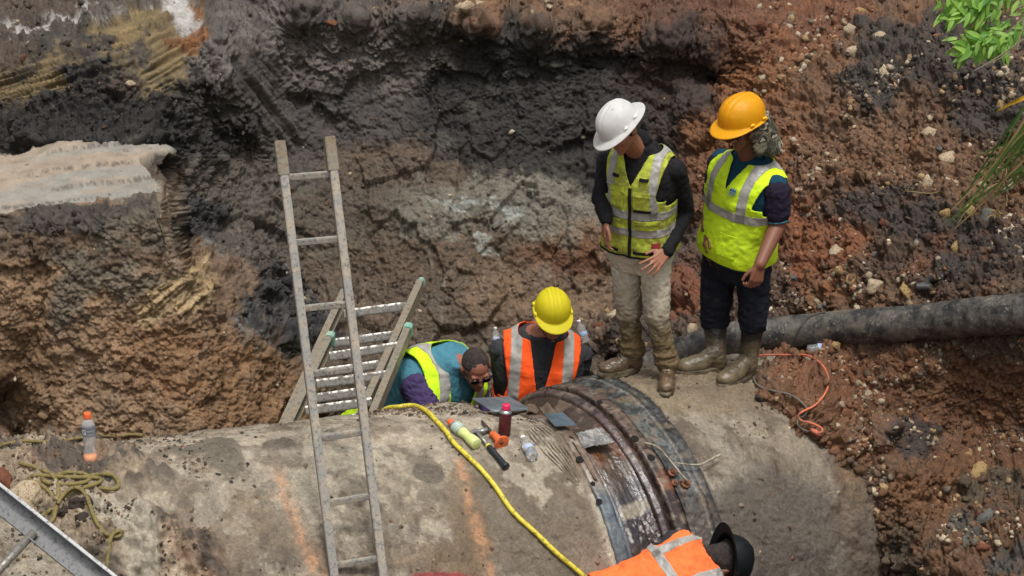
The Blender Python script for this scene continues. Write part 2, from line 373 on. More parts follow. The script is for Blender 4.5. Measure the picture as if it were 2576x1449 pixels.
c(640, 700, 13.75); c(650, 780, 13.5); c(720, 860, 13.3); c(800, 960, 13.3); c(800, 850, 13.6); c(820, 1040, 13.3)
c(660, 560, 14.1); c(660, 460, 14.3)
# behind and right of the standing men
c(1650, 420, 14.45); c(1650, 560, 14.1); c(1640, 700, 13.75); c(1640, 800, 13.5); c(1560, 850, 13.5); c(1600, 900, 13.25); c(1640, 930, 12.95)
c(1760, 260, 14.5); c(1760, 500, 14.0); c(1760, 700, 13.5); c(1740, 830, 13.05)
c(1900, 60, 14.6); c(1900, 300, 14.2); c(1900, 500, 13.8); c(1900, 700, 13.25); c(1880, 830, 12.95)
c(2050, 300, 14.0); c(2050, 500, 13.55); c(2050, 700, 12.95); c(2040, 800, 12.78)
for u, k in ((2250, 0), (2420, .25), (2580, .5), (2800, .85), (3100, 1.3)):
    c(u, 120, 14.2 - k); c(u, 300, 13.65 - k); c(u, 480, 13.2 - k); c(u, 580, 12.9 - k); c(u, 680, 12.55 - k); c(u, 740, 12.38 - k)
for u, v, Y in ((1950, 880, 12.62), (2120, 850, 12.45), (2300, 830, 12.25), (2480, 820, 11.98), (2640, 800, 11.75), (2900, 790, 11.3)): c(u, v, Y)
for u, v, Y in ((2180, 930, 12.12), (2300, 920, 12.02), (2450, 900, 11.95), (2600, 900, 11.75), (2900, 900, 11.3)): c(u, v, Y)
c(2050, 905, 12.3); c(2100, 960, 12.05); c(2170, 1010, 11.9); c(2250, 1060, 11.85); cpipe(2240, 1075, -.25)
cpipe(2160, 1090, -.05); cpipe(2200, 1130, -.06); cpipe(2260, 1140, -.10); cpipe(2330, 1125, -.10); cpipe(2300, 1180, -.2); c(2400, 1090, 11.9); c(2450, 1000, 12.0); c(2560, 1020, 11.8); c(2600, 1130, 11.65); c(2430, 1175, 11.6); c(2380, 1210, 11.5)
c(2800, 1050, 11.3); c(3100, 1050, 10.9)
for u, v, o in ((1900, 900, .06), (1900, 960, .05), (1895, 1000, .03), (1960, 920, -.06), (1980, 980, -.08), (1960, 1040, -.01), (2030, 1075, -.04), (2060, 1010, -.14), (2110, 1110, -.06)): cpipe(u, v, o)
for v in (1180, 1260, 1340, 1440, 1560): 
    uu = {1180: 2175, 1260: 2205, 1340: 2222, 1440: 2225, 1560: 2225}[v]
    cpipe(uu - 60, v, .14); cpipe(uu, v, 0.0); cpipe(uu + 50, v, -.12)
for u, k in ((2380, 0), (2500, .12), (2650, .3), (2850, .6), (3100, .9)):
    c(u, 1260, 11.45 - k); c(u, 1350, 11.15 - k); c(u, 1450, 10.85 - k); c(u, 1600, 10.4 - k); c(u, 1800, 9.8 - k); c(u, 1960, 9.4 - k)
c(2250, 1700, 10.3); c(2230, 1960, 9.7)
# behind the pipe: keep the bank well behind it
for u in (900, 1100, 1300, 1500, 1650, 1800): c(u, 1150, 13.45)
for u in (1500, 1700, 1850): c(u, 1000, 13.4); c(u, 1300, 13.4)
for u in range(-520, 2101, 300): c(u, 1500, 13.2); c(u, 1960, 13.2)
ctl = np.array(ctl, float); ctl_block = np.array(ctl_block, float)
def rbf_fit(X, f, lam=.6):
    D = np.sqrt(((X[:, None] - X[None]) ** 2).sum(-1)); n = len(X)
    A = np.zeros((n + 3, n + 3)); A[:n, :n] = D - lam * np.eye(n) * 2; A[:n, n] = 1; A[:n, n + 1:] = X; A[n, :n] = 1; A[n + 1:, :n] = X.T
    return np.linalg.solve(A, np.concatenate([f, np.zeros(3)]))
def rbf_eval(X, w, Q):
    n = len(X); out = np.empty(len(Q))
    for i in range(0, len(Q), 4000):
        q = Q[i:i + 4000]; D = np.sqrt(((q[:, None] - X[None]) ** 2).sum(-1)); out[i:i + 4000] = D @ w[:n] + w[n] + q @ w[n + 1:]
    return out
Xc = ctl[:, :2] / 500
wc = rbf_fit(Xc, ctl[:, 2], .002)
wb = rbf_fit(ctl_block[:, :2] / 500, ctl_block[:, 2], .002)
gu = np.arange(U0, U1 + 1, 20); guc = np.clip(gu, -520, 3100); gv = np.arange(V0, V1 + 1, 20)
GU, GV = np.meshgrid(gu, gv, indexing='ij')
GUC = np.clip(GU, -520, 3100); GD = rbf_eval(Xc, wc, np.stack([GUC.ravel(), GV.ravel()], -1) / 500).reshape(GU.shape)
GB = rbf_eval(ctl_block[:, :2] / 500, wb, np.stack([GUC.ravel(), GV.ravel()], -1) / 500).reshape(GU.shape)
# nothing lower than the pit floor
_b = -(GV - 724.5) / FPX; _zd = -sP + _b * cP; GD = np.minimum(GD, (0.0 - CAM_Z) / _zd); GB = np.minimum(GB, (0.0 - CAM_Z) / _zd)
def bilin(G, u, v):
    x = np.clip((u - U0) / 20, 0, G.shape[0] - 1.001); y = np.clip((v - V0) / 20, 0, G.shape[1] - 1.001)
    i = x.astype(int); j = y.astype(int); fx = x - i; fy = y - j
    return G[i, j] * (1 - fx) * (1 - fy) + G[i + 1, j] * fx * (1 - fy) + G[i, j + 1] * (1 - fx) * fy + G[i + 1, j + 1] * fx * fy
def span(a, b, segs):                                     # finer where the bank can be seen best
    out = []
    for lo, hi, st in segs: out.append(np.arange(lo, hi, st))
    return np.concatenate(out + [[b]])
us = span(U0, U1, [(U0, -200, 20), (-200, -60, 8), (-60, 2640, 3.1), (2640, 2800, 8), (2800, U1, 20)])
vs = span(V0, V1, [(V0, -60, 12), (-60, 1150, 2.9), (1150, 1470, 3.6), (1470, V1, 14)])
uu, vv = np.meshgrid(us, vs, indexing='ij'); nU, nV = uu.shape
uf, vf = uu.ravel(), vv.ravel()
_q = np.stack([uf / 70, vf / 70, 0 * uf], -1).astype(np.float32); _wob = 9 * fbm(_q, 1, 4, 3.3)
RB = np.interp(vf, [370, 384, 400, 424, 440, 470, 490, 560, 650, 700, 760, 860, 950, 1060, 1200], [440, 424, 412, 398, 400, 406, 408, 414, 432, 480, 535, 640, 742, 790, 860]); TPL = np.interp(uf, [-520, 0, 60, 90, 430], [404, 402, 398, 386, 382])
_bw = 3.5 + 13 * sst(415, 450, vf) * sst(720, 660, vf)
BW = sst(-1, 1, (RB + _bw - 3.5 - uf + _wob * .6) / _bw) * sst(-8, 8, vf - TPL + 4 + .5 * _wob)
d = bilin(GD, uf, vf) * (1 - BW) + bilin(GB, uf, vf) * BW
a_, y_, z_ = ray(uf, vf); P = np.stack([a_ * d, y_ * d, CAM_Z + z_ * d], -1).astype(np.float32)
G3 = P.reshape(nU, nV, 3)
du = np.gradient(G3, axis=0); dv = np.gradient(G3, axis=1); N = np.cross(du, dv); N = (N / (np.linalg.norm(N, axis=-1, keepdims=True) + 1e-9)).reshape(-1, 3)
if (N[:, 1].mean()) > 0: N = -N
# smooth the normals so that displaced creases do not fold
Ng = N.reshape(nU, nV, 3)
for _ in range(10):
    Ng[1:-1, 1:-1] = (Ng[1:-1, 1:-1] * 2 + Ng[:-2, 1:-1] + Ng[2:, 1:-1] + Ng[1:-1, :-2] + Ng[1:-1, 2:]) / 6
N = Ng.reshape(-1, 3); N /= np.linalg.norm(N, axis=1)[:, None]
# noise fields
w0 = fbm(P, 1.1, 3, 1.0); w1 = fbm(P, 2.6, 5, 12.0); w2 = fbm(P, 8, 4, 23.0); w3 = fbm(P, 24, 3, 34.0); w4 = gn(P, 85, 45.0)
rg = fbm(P, 3.4, 4, 57.0, ridge=True); rg2 = fbm(P, 10, 3, 61.0, ridge=True)
f1, f2, iv = worley(P + .03 * w2[:, None], 9, 2.0); g1, g2, jv = worley(P + .03 * w3[:, None], 22, 5.0); k1, k2, kv = worley(P, 46, 8.0)
# where each kind of soil lies (warped outlines)
uw = uf + 80 * w1 + 45 * w2 + 26 * w3; vw = vf + 80 * fbm(P, 2.4, 4, 71.0) + 45 * fbm(P, 9, 3, 75.0) + 26 * fbm(P, 26, 3, 77.0)
C = np.tile(np.array(L(84, 70, 58)), (len(P), 1)); CL = np.full(len(P), .35); SM = np.zeros(len(P)); WT = np.full(len(P), .5)
def zone(lst, col, clod=None, smooth=None, k=1.0, soft=.28, wrp=True):
    m = sst(-soft, soft, blobmask(uw if wrp else uf, vw if wrp else vf, lst)) * k
    if col is not None: C[:] = C * (1 - m[:, None]) + np.array(L(*col)) * m[:, None]
    if clod is not None: CL[:] = CL * (1 - m) + clod * m
    if smooth is not None: SM[:] = SM * (1 - m) + smooth * m
    return m
zone([(1150, 30, 1500, 120, 0)], (92, 82, 74), .5)
zone([(1500, 20, 420, 70, 3)], (122, 92, 68), .6)
zone([(1250, 280, 720, 230, 0), (1750, 300, 200, 260, 0)], (50, 47, 45), .3)
zone([(700, 250, 330, 260, 20)], (74, 69, 66), .25)
zone([(850, 130, 260, 90, 10), (560, 120, 90, 120, 50)], (104, 97, 91), .35)
zone([(980, 560, 330, 190, 0)], (84, 74, 63), .3)
zone([(1000, 420, 190, 50, 5), (1120, 800, 300, 220, 0)], (92, 78, 65), .3)
zone([(1120, 640, 330, 60, -5)], (92, 77, 62), .25)
zone([(1270, 500, 260, 58, 5), (1120, 545, 120, 45, 0), (1400, 545, 160, 45, 8)], (112, 106, 94), .25)
zone([(1290, 512, 34, 18, 5), (1230, 610, 40, 14, 0), (1190, 520, 120, 8, 8), (1350, 640, 50, 12, 0)], (146, 148, 140), .1, .3, soft=.4)
zone([(1480, 700, 130, 130, 0), (1330, 720, 170, 110, 0)], (112, 92, 73), .25)
zone([(1450, 640, 150, 30, 5)], (98, 68, 48), .25, soft=.5)
# left bank
zone([(240, 800, 330, 340, 0), (560, 1000, 260, 160, 15)], (138, 112, 86), .25)
SM[:] = np.maximum(SM, .34 * BW); SM[:] = np.maximum(SM, .42 * sst(640, 800, uf) * sst(1750, 1550, uf) * sst(120, 260, vf))
zone([(200, 620, 260, 60, 0)], (96, 78, 62), .2)
zone([(260, 690, 170, 46, 10), (330, 560, 130, 60, 0), (180, 760, 60, 60, 0)], (104, 98, 84), .3, k=.8)
zone([(200, 550, 240, 34, 2)], (74, 68, 62), .45)
zone([(480, 920, 200, 110, 20), (640, 1040, 160, 60, 0)], (134, 102, 72), .25, k=.9)
zone([(70, 950, 80, 160, 0)], (122, 96, 70), .2)
zone([(430, 560, 34, 120, 0)], (128, 112, 94), .2); zone([(421, 560, 15, 95, 0)], (160, 140, 118), .1, wrp=False, soft=.3, k=.8); zone([(437, 650, 18, 50, 0)], (150, 130, 108), .1, wrp=False, soft=.3, k=.7)
zone([(560, 460, 130, 130, 0), (640, 640, 110, 110, 0)], (88, 80, 72), .35)
zone([(600, 720, 110, 50, 30)], (112, 92, 76), .3)
zone([(700, 940, 60, 60, 0)], (122, 94, 68), .3)
zone([(505, 575, 62, 66, 0), (700, 740, 70, 80, 30), (760, 830, 90, 60, 35), (610, 790, 40, 24, 20)], (52, 50, 50), 1.0)
zone([(620, 810, 40, 16, 30), (520, 640, 16, 12, 0)], (112, 112, 108), .4, soft=.5)
zone([(300, 330, 380, 95, 0), (0, 400, 60, 30, 0)], (46, 43, 41), 1.0)
zone([(640, 190, 110, 80, 60)], (112, 105, 99), .25)
zone([(560, 260, 90, 60, 10)], (62, 58, 54), .3)
# scraped clay faces
zone([(140, 190, 320, 60, -14)], (104, 92, 68), .15, .7)
zone([(300, 110, 260, 60, -14)], (66, 60, 54), .6)
ol = zone([(430, 140, 60, 110, 30), (330, 85, 90, 34, -20), (110, 205, 200, 36, -14)], (118, 101, 70), .12, .8)
zone([(480, 90, 34, 60, 10)], (128, 88, 56), .25, .3)
zone([(440, 20, 60, 50, 60), (140, 70, 160, 14, -8)], (168, 164, 158), .2, .5)
zone([(60, 30, 200, 40, 0)], (84, 72, 62), .7)
zone([(230, 200, 90, 40, 0), (250, 150, 40, 22, 0)], (44, 40, 38), .7)
zone([(670, 250, 70, 170, -25)], (78, 72, 66), .08, .8, soft=.4)
# right side
zone([(1980, 330, 260, 480, -12)], (116, 78, 50), .6)
zone([(2330, 330, 360, 420, 0)], (100, 76, 58), .7)
zone([(1900, 60, 330, 90, 0)], (102, 70, 52), .65)
zone([(1700, 190, 120, 160, 40)], (64, 52, 46), .4)
zone([(2200, 170, 70, 140, 20), (2420, 160, 180, 120, 0), (2500, 260, 120, 90, 0)], (62, 56, 52), .9)
zone([(2300, 620, 340, 120, 5), (1900, 700, 160, 160, 0)], (76, 60, 50), 1.0)
zone([(2300, 560, 200, 50, 8), (2500, 640, 140, 70, 0)], (56, 51, 49), 1.0, k=.8)
zone([(2060, 640, 110, 80, 0), (2000, 560, 60, 90, 0)], (108, 70, 48), .8)
zone([(1720, 740, 90, 80, 0)], (116, 74, 54), 1.0)
zone([(1600, 860, 80, 60, 0)], (66, 56, 50), .8)
zone([(2200, 1020, 320, 150, 0)], (104, 76, 56), .85)
zone([(2080, 960, 140, 90, 0)], (106, 74, 54), 1.0)
zone([(2430, 1000, 200, 90, 0), (2450, 1180, 220, 60, -15)], (94, 66, 46), .5)
zone([(2300, 1110, 60, 50, 0)], (58, 50, 46), .4)
zone([(2400, 1350, 260, 170, 0)], (90, 66, 48), 1.0)
zone([(2330, 1230, 120, 60, 0), (2400, 1250, 60, 80, 30)], (98, 70, 48), .7)
zone([(2260, 1420, 90, 90, 0), (2520, 1230, 90, 60, 0)], (74, 64, 52), .8)
zone([(2420, 1340, 60, 40, 0), (2550, 1430, 80, 30, 0)], (72, 68, 64), .8)
# fine mottling of the soil colour itself
C *= (1 + .28 * fbm(P, 6, 5, 91.0) + .22 * fbm(P, 30, 3, 95.0))[:, None]
rs = sst(.08, .5, fbm(P, 4, 4, 101.0)) * sst(1750, 1950, uf) * .35; C = C * (1 - rs[:, None]) + np.array(L(132, 80, 46)) * rs[:, None]
gs = sst(.18, .42, fbm(P, 5, 4, 107.0)) * sst(1900, 1500, uf) * .3; C = C * (1 - gs[:, None]) + np.array(L(104, 100, 90)) * gs[:, None]
# roots and chisel streaks on the brown faces run downwards
Sv = np.stack([P[:, 0] * 34, P[:, 1] * 8, P[:, 2] * 7], -1).astype(np.float32); sv = fbm(Sv, 1.0, 3, 3.0)
brown = np.clip(sst(500, 620, vf) * sst(1800, 1500, uf), 0, 1) * (1 - np.clip(4 * BW * (1 - BW), 0, 1))
C *= (1 + .3 * brown * np.clip(sv, -.6, .9))[:, None]
lip = sst(.18, .5, sv) * brown * .25; C = C * (1 - lip[:, None]) + np.array(L(150, 138, 122)) * lip[:, None]
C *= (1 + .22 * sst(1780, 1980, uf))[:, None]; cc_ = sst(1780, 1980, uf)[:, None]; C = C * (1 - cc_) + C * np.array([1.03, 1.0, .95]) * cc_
# ledge top
tilt = (vf - 450) + (uf - 200) * .03
vl = vf + .16 * (vw - vf); ul = uf + .12 * (uw - uf); rt_ = np.interp(vf, [380, 396, 424, 440, 470, 520], [425, 415, 352, 372, 398, 408]); tp_ = np.interp(uf, [-520, 0, 60, 90, 430], [404, 402, 398, 386, 382])
led = sst(-2, 3, np.minimum(np.minimum(vl - tp_, 536 - .115 * uf - vl), (rt_ - ul)))
lc = np.array(L(150, 136, 119)); lc2 = np.array(L(138, 134, 125)); mm = sst(-.15, .15, fbm(np.stack([uf / 700, (vf + .12 * uf) / 26, 0 * uf], -1).astype(np.float32), 1.0, 3, 111.0) + .3 * w2)[:, None]
C = C * (1 - led[:, None]) + (lc * mm + lc2 * (1 - mm)) * led[:, None]; SM = np.maximum(SM, led); CL *= (1 - led)
# displacement
amp = 1 - .85 * SM
h = .07 * w0 * (1 - .7 * SM) + amp * (.075 * w1 + .034 * w2 + .03 * np.clip(rg, -.2, 1) + .02 * w3 + .018 * rg2 + .012 * fbm(P, 40, 2, 151.0, ridge=True)) + .005 * w4
h += .004 * SM * w2
clod = np.clip(.72 - f1, 0, 1) * .10 * (iv > .45) + np.clip(.62 - g1, 0, 1) * .05 + np.clip(.6 - k1, 0, 1) * .022
h += clod * CL * (1 - led)
# angular chunks: every cell of a few sizes stands at its own height
ck1, ck2, ckv = worley(P * np.array([1, 1, 1.3], np.float32) + .06 * w2[:, None] + .02 * w3[:, None], 12, 31.0)
h += (1 - SM) * ((jv - .5) * .015 + (kv - .5) * .010 + (ckv - .5) * .017 + (iv - .5) * .02 * (.4 + CL))
h -= (1 - SM) * (.010 * np.clip(1 - (g2 - g1) * 7, 0, 1) + .006 * np.clip(1 - (k2 - k1) * 6, 0, 1))
# cracks between blocks of clay
crk = np.clip(1 - (f2 - f1) * 9, 0, 1) * sst(.02, .2, fbm(P, 2.5, 3, 131.0)); h -= .02 * crk * (1 - SM) * (1 - CL * .6)
Pc = (P + .1 * w1[:, None]) * np.array([1, 1, .55], np.float32); q1, q2, qv = worley(Pc, 2.6, 14.0)
h += (qv - .5) * .09 * (1 - SM) * sst(1900, 1700, uf); ck = np.clip(1 - (q2 - q1) * 14, 0, 1); h -= .03 * ck * (1 - SM) * sst(1900, 1700, uf) * sst(300, 500, vf) * sst(.05, .25, fbm(P, 2, 3, 141.0))
h += brown * .012 * sv * (1 - SM)
ctr = sst(640, 800, uf) * sst(1950, 1700, uf)
h += (1 - SM) * (.30 * facets(P * np.array([1, 1, .7], np.float32) + .05 * w2[:, None], 1.9, 3.0) + .22 * facets(P * np.array([1, 1, .8], np.float32) + .02 * w3[:, None], 5.5, 9.0)) * (.35 + .65 * ctr) * .8 * sst(120, 210, vf)
h *= 1 - .85 * np.clip(4 * BW * (1 - BW), 0, 1)
# bucket striations
def stri(lst, ang, freq, depth, col=None):
    m = sst(0, .25, blobmask(uw * .4 + uf * .6, vw * .4 + vf * .6, lst))
    a = math.radians(ang); k = (-(uf) * math.sin(a) + vf * math.cos(a)); l = uf * math.cos(a) + vf * math.sin(a)
    q = np.stack([k / freq, l / 400, 0 * k], -1).astype(np.float32); s_ = fbm(q, 1.0, 3, 5.5)
    st = np.floor(s_ * 5) / 5
    h[:] += m * depth * (st * .7 + s_ * .5)
    C[:] = C * (1 + m * (.5 * st + .25 * s_ - .1 * (np.abs(s_ * 5 - np.floor(s_ * 5)) < .18)))[:, None]
    return m
stri([(110, 205, 260, 60, -14)], -15, 9, .06); stri([(330, 85, 120, 40, -20)], -12, 6, .05); stri([(430, 140, 70, 110, 30)], -28, 11, .05)
stri([(670, 240, 90, 180, -25)], 52, 16, .05); stri([(700, 90, 120, 80, 40)], 40, 12, .02)
sp = stri([(430, 740, 130, 40, -38), (480, 735, 60, 60, 0)], -38, 13, .05)
C = C * (1 - .9 * sp[:, None]) + (np.array(L(158, 136, 102)) * np.clip(1 + .9 * fbm(np.stack([(-(uf) * math.sin(math.radians(-38)) + vf * math.cos(math.radians(-38))) / 9, uf / 300, 0 * uf], -1).astype(np.float32), 1, 2, 5.0) + .2 * w3, .3, 1.5)[:, None]) * .9 * sp[:, None]
# steps across the ledge top
for v0, sl, ua, ub in ((404, .13, 150, 330), (445, .12, 90, 400), (482, .13, 150, 400), (505, .12, -400, 260)):
    x = vf - (v0 - (uf - 200) * sl + 7 * w2 + 5 * w3 + 3 * w4); h += led * .022 * sst(2.5, -2.5, x) * sst(ua - 60, ua, uf)
    e = np.exp(-(x / 1.9) ** 2) * led * sst(-.1, .1, w3 + .12) * sst(ua - 40, ua, uf) * sst(ub + 30, ub, uf); C = C * (1 - .8 * e[:, None]) + np.array(L(74, 64, 56)) * .8 * e[:, None]
# raised wedge rib by the scraped groove and ragged ledge lip
h += .05 * np.exp(-((vf - (60 + (uf - 500) * 1.9)) / 34) ** 2) * sst(480, 530, uf) * sst(690, 590, uf)
lipm = np.exp(-((vf - 534 + .115 * uf - 10 * w2) / 12) ** 2) * sst(440, 410, uf); h = h * (1 - .6 * lipm) + lipm * .008 * rg2
Pd = P + N * h[:, None]
floor_ = Pd[:, 2] < -.12; Pd[floor_, 2] = -.12
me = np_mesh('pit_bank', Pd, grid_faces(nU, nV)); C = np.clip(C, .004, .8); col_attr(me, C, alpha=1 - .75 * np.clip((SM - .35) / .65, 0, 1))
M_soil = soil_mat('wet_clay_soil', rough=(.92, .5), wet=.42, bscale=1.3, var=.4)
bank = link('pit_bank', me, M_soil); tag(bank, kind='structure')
NBANK = N; CBANK = C; UF, VF = uf, vf; PBANK = Pd; CLB = CL * (1 - led)
# flat floor and outlying ground far beyond the frame
fx, fy = np.meshgrid(np.linspace(-14, 14, 120), np.linspace(-3, 13.4, 90), indexing='ij'); Pf = np.stack([fx.ravel(), fy.ravel(), np.zeros(fx.size)], -1).astype(np.float32)
Pf[:, 2] = -.1 + .12 * fbm(Pf, .9, 4, 5.0) + .05 * fbm(Pf, 4, 3, 6.0)
me = np_mesh('pit_floor', Pf, grid_faces(*fx.shape)[:, ::1]); cf = np.array(L(104, 82, 62)) * (1 + .3 * fbm(Pf, 2, 4, 7.0)[:, None]); col_attr(me, np.clip(cf, 0, 1))
tag(link('pit_floor', me, M_soil), kind='structure')
# the ground carries on above and around the banks
gx, gy = np.meshgrid(np.linspace(-60, 60, 100), np.linspace(16.2, 120, 80), indexing='ij'); Pg = np.stack([gx.ravel(), gy.ravel(), 0 * gx.ravel()], -1).astype(np.float32)
Pg[:, 2] = 4.0 + .4 * fbm(Pg, .15, 3, 2.0) - .25 * sst(16.9, 16.2, Pg[:, 1])
me = np_mesh('ground', Pg, grid_faces(*gx.shape)); col_attr(me, np.tile(np.array(L(96, 80, 62)), (len(Pg), 1)))
tag(link('ground', me, M_soil), kind='structure')
# ------------------------------------------------------------------ the open steel coupling
SF = on_pipe(1640, 1155)[2]
def ring_sweep(name, prof, t0, t1, nt, colf, mat, parent, dispf=None, sub=4):
    pr = []
    for (s0, r0), (s1, r1) in zip(prof, prof[1:]):
        for k in range(sub): pr.append((s0 + (s1 - s0) * k / sub, r0 + (r1 - r0) * k / sub))
    pr.append(prof[-1]); pr = np.array(pr)
    tt = np.radians(np.linspace(t0, t1, nt)); ss, T = np.meshgrid(pr[:, 0], tt, indexing='ij'); rr = np.broadcast_to(pr[:, 1][:, None], ss.shape)
    P, N_ = pipe_pt(ss, T, rr.copy()); P = P.reshape(-1, 3).astype(np.float32); N_ = N_.reshape(-1, 3)
    if dispf is not None: P = (P + N_ * dispf(P, ss.ravel(), T.ravel())[:, None]).astype(np.float32)
    me = np_mesh(name, P, grid_faces(*ss.shape)[:, ::-1]); u, v, _ = proj(P); col_attr(me, np.clip(colf(P, u, v, ss.ravel(), T.ravel()), .003, .9))
    return link(name, me, mat, parent)
def wet_mat(name, rough=(.12, .6), spec=.6, bs=.6, metal=0):
    t = NT(name); a = t.n('ShaderNodeAttribute'); a.attribute_name = 'soil'; n1 = t.noise(40, 7, .65); n2 = t.noise(12, 5, .6)
    c = t.mix(1.0, a.outputs['Color'], t.ramp(n1, [(.3, .6), (.7, 1.4)]), 'MULTIPLY')
    t.set(color=c, rough=t.ramp(n2, [(.38, rough[0]), (.62, rough[1])]), spec=spec, metal=metal)
    t.bump(n1, bs, .008); return t.m
M_wet = wet_mat('wet_rusty_steel', (.05, .5), .8); M_tar = wet_mat('wet_tar', (.35, .75), .5, 1.0); M_strap = wet_mat('weathered_steel', (.3, .6), .5, .3, .15)
cpl = empty('pipe_coupling', tuple(pipe_pt(np.array([.3]), np.array([0.]), 0)[0][0].tolist()))
tag(cpl, 'rusty wet steel coupling exposed between the two concrete pipe sections', 'coupling')
def mixer(C, m, col): C[:] = C * (1 - m[:, None]) + np.array(L(*col)) * m[:, None]
def sleeve_col(P, u, v, s, t):
    C = np.tile(np.array(L(64, 50, 40)), (len(P), 1)); n2 = fbm(P, 7, 5, 3.0); n3 = fbm(P, 26, 4, 6.0)
    st = fbm(np.stack([s * 60, t * 3, 0 * s], -1).astype(np.float32), 1, 4, 2.2)
    mixer(C, sst(.0, .16, n2 + .3 * n3) * .7, (112, 94, 80)); mixer(C, sst(0, .35, st) * .7, (70, 52, 44))
    mixer(C, sst(0, .3, blobmask(u, v, [(1560, 1110, 70, 50, 30), (1390, 1070, 60, 26, 30), (1470, 1170, 40, 60, 60)], .6 * n2)) * .8, (92, 52, 20))
    mixer(C, sst(-.1, .35, blobmask(u, v, [(1640, 1280, 110, 120, 60)], .5 * n2)), (44, 38, 42))
    mixer(C, sst(-.1, .3, blobmask(u, v, [(1700, 1330, 70, 90, 60)], .5 * n2)), (46, 28, 26))
    mixer(C, sst(.12, .3, n3 + .4 * st) * sst(1240, 1290, v) * .85, (170, 166, 160))
    mixer(C, sst(-.2, .2, blobmask(u, v, [(1550, 1300, 20, 90, 70)], .6 * n2)) * .7, (150, 138, 118))
    return C
ring_sweep('steel_sleeve', [(SA - .12, PR - .05), (SA + .02, PR - .05), (SA + .12, PR - .042), (SA + .2, PR - .055), (SF - .1, PR - .04), (SF, PR - .05), (SB + .05, PR - .05)], -40, 175, 560, sleeve_col, M_wet, cpl,
           lambda P, s, t: .006 * fbm(P, 8, 4, 2.0) + .003 * fbm(P, 40, 3, 5.0) + .004 * fbm(np.stack([s * 60, t * 4, 0 * s], -1).astype(np.float32), 1, 3, 2.2), sub=18)
def strapL(P, u, v, s, t):
    C = np.tile(np.array(L(88, 98, 104)), (len(P), 1)); n2 = fbm(P, 9, 4, 3.0); n3 = fbm(P, 40, 3, 6.0)
    up = sst(1270, 1190, v); mixer(C, up, (112, 94, 80)); mixer(C, sst(.05, .3, n2 + .3 * n3) * .6, (150, 146, 134)); mixer(C, sst(.2, .35, n3 - n2) * .5, (64, 62, 62)); return C
wob = lambda P, s, t: .008 * fbm(P, 4, 3, 8.0) + .004 * fbm(P, 22, 3, 18.0)
ring_sweep('flange_strap', [(SA - .02, PR - .06), (SA - .02, PR + .016), (SA + .045, PR + .018), (SA + .05, PR - .06)], -40, 100, 420, strapL, M_strap, cpl, wob)
def strapR(P, u, v, s, t):
    C = np.tile(np.array(L(94, 78, 70)), (len(P), 1)); n2 = fbm(P, 9, 4, 13.0); n3 = fbm(P, 34, 3, 16.0)
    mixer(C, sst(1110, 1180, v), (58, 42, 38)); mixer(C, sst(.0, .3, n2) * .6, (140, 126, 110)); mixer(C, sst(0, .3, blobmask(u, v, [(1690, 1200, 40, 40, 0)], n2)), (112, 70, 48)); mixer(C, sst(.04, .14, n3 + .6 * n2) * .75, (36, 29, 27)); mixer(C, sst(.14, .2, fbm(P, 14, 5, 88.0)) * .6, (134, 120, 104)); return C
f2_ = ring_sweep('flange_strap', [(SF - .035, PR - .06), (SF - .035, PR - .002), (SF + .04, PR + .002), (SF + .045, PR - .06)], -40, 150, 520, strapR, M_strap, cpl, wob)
tag(f2_, 'brown flange strap with two bolt holes')
def ridge(P, u, v, s, t):
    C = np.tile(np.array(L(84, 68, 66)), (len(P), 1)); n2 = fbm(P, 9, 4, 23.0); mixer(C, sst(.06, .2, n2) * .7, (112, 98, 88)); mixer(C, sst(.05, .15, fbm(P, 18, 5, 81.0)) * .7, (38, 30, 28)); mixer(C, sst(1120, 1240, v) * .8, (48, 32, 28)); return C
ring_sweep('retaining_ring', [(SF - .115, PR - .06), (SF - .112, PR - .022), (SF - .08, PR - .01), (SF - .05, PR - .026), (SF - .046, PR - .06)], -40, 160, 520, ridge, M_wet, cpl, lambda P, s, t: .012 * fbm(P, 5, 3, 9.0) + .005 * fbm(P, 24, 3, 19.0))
ring_sweep('retaining_ring', [(SA + .06, PR - .06), (SA + .065, PR - .036), (SA + .085, PR - .032), (SA + .1, PR - .06)], 20, 85, 300, lambda P, u, v, s, t: strapL(P, u, v, s, t) * .8, M_wet, cpl, lambda P, s, t: .006 * fbm(P, 5, 3, 9.0))
def tarc(P, u, v, s, t):
    C = np.tile(np.array(L(58, 59, 57)), (len(P), 1)); n2 = fbm(P, 7, 5, 33.0); n3 = fbm(P, 30, 4, 36.0)
    mixer(C, sst(.02, .14, n2 + .5 * n3) * .6, (108, 110, 106)); mixer(C, sst(.06, .16, n3 - .5 * n2) * .85, (28, 28, 28)); mixer(C, sst(.12, .2, fbm(P, 9, 5, 71.0)) * .6, (106, 88, 68)); mixer(C, sst(1230, 1330, v) * .6, (92, 80, 70)); mixer(C, np.exp(-((s - SB + .035 + .008 * n2) / .006) ** 2) * .9, (20, 20, 20)); mixer(C, np.exp(-((s - SB + .055 + .008 * n2) / .004) ** 2) * .6, (130, 126, 118)); mixer(C, sst(SB - .015, SB + .01, s + .02 * n2) * .8, (34, 32, 30)); return C
ring_sweep('tar_wrap', [(SF + .05, PR - .05), (SF + .055, PR - .012), (SF + .12, PR - .004), (SB - .03, PR + .012), (SB + .015, PR + .02), (SB + .022, PR - .02)], -40, 175, 520, tarc, M_tar, cpl,
           lambda P, s, t: .018 * fbm(P, 7, 4, 2.0) + .010 * fbm(P, 28, 3, 5.0) + .004 * fbm(np.stack([s * 50, t * 3, 0 * s], -1).astype(np.float32), 1, 3, 2.2), sub=14)
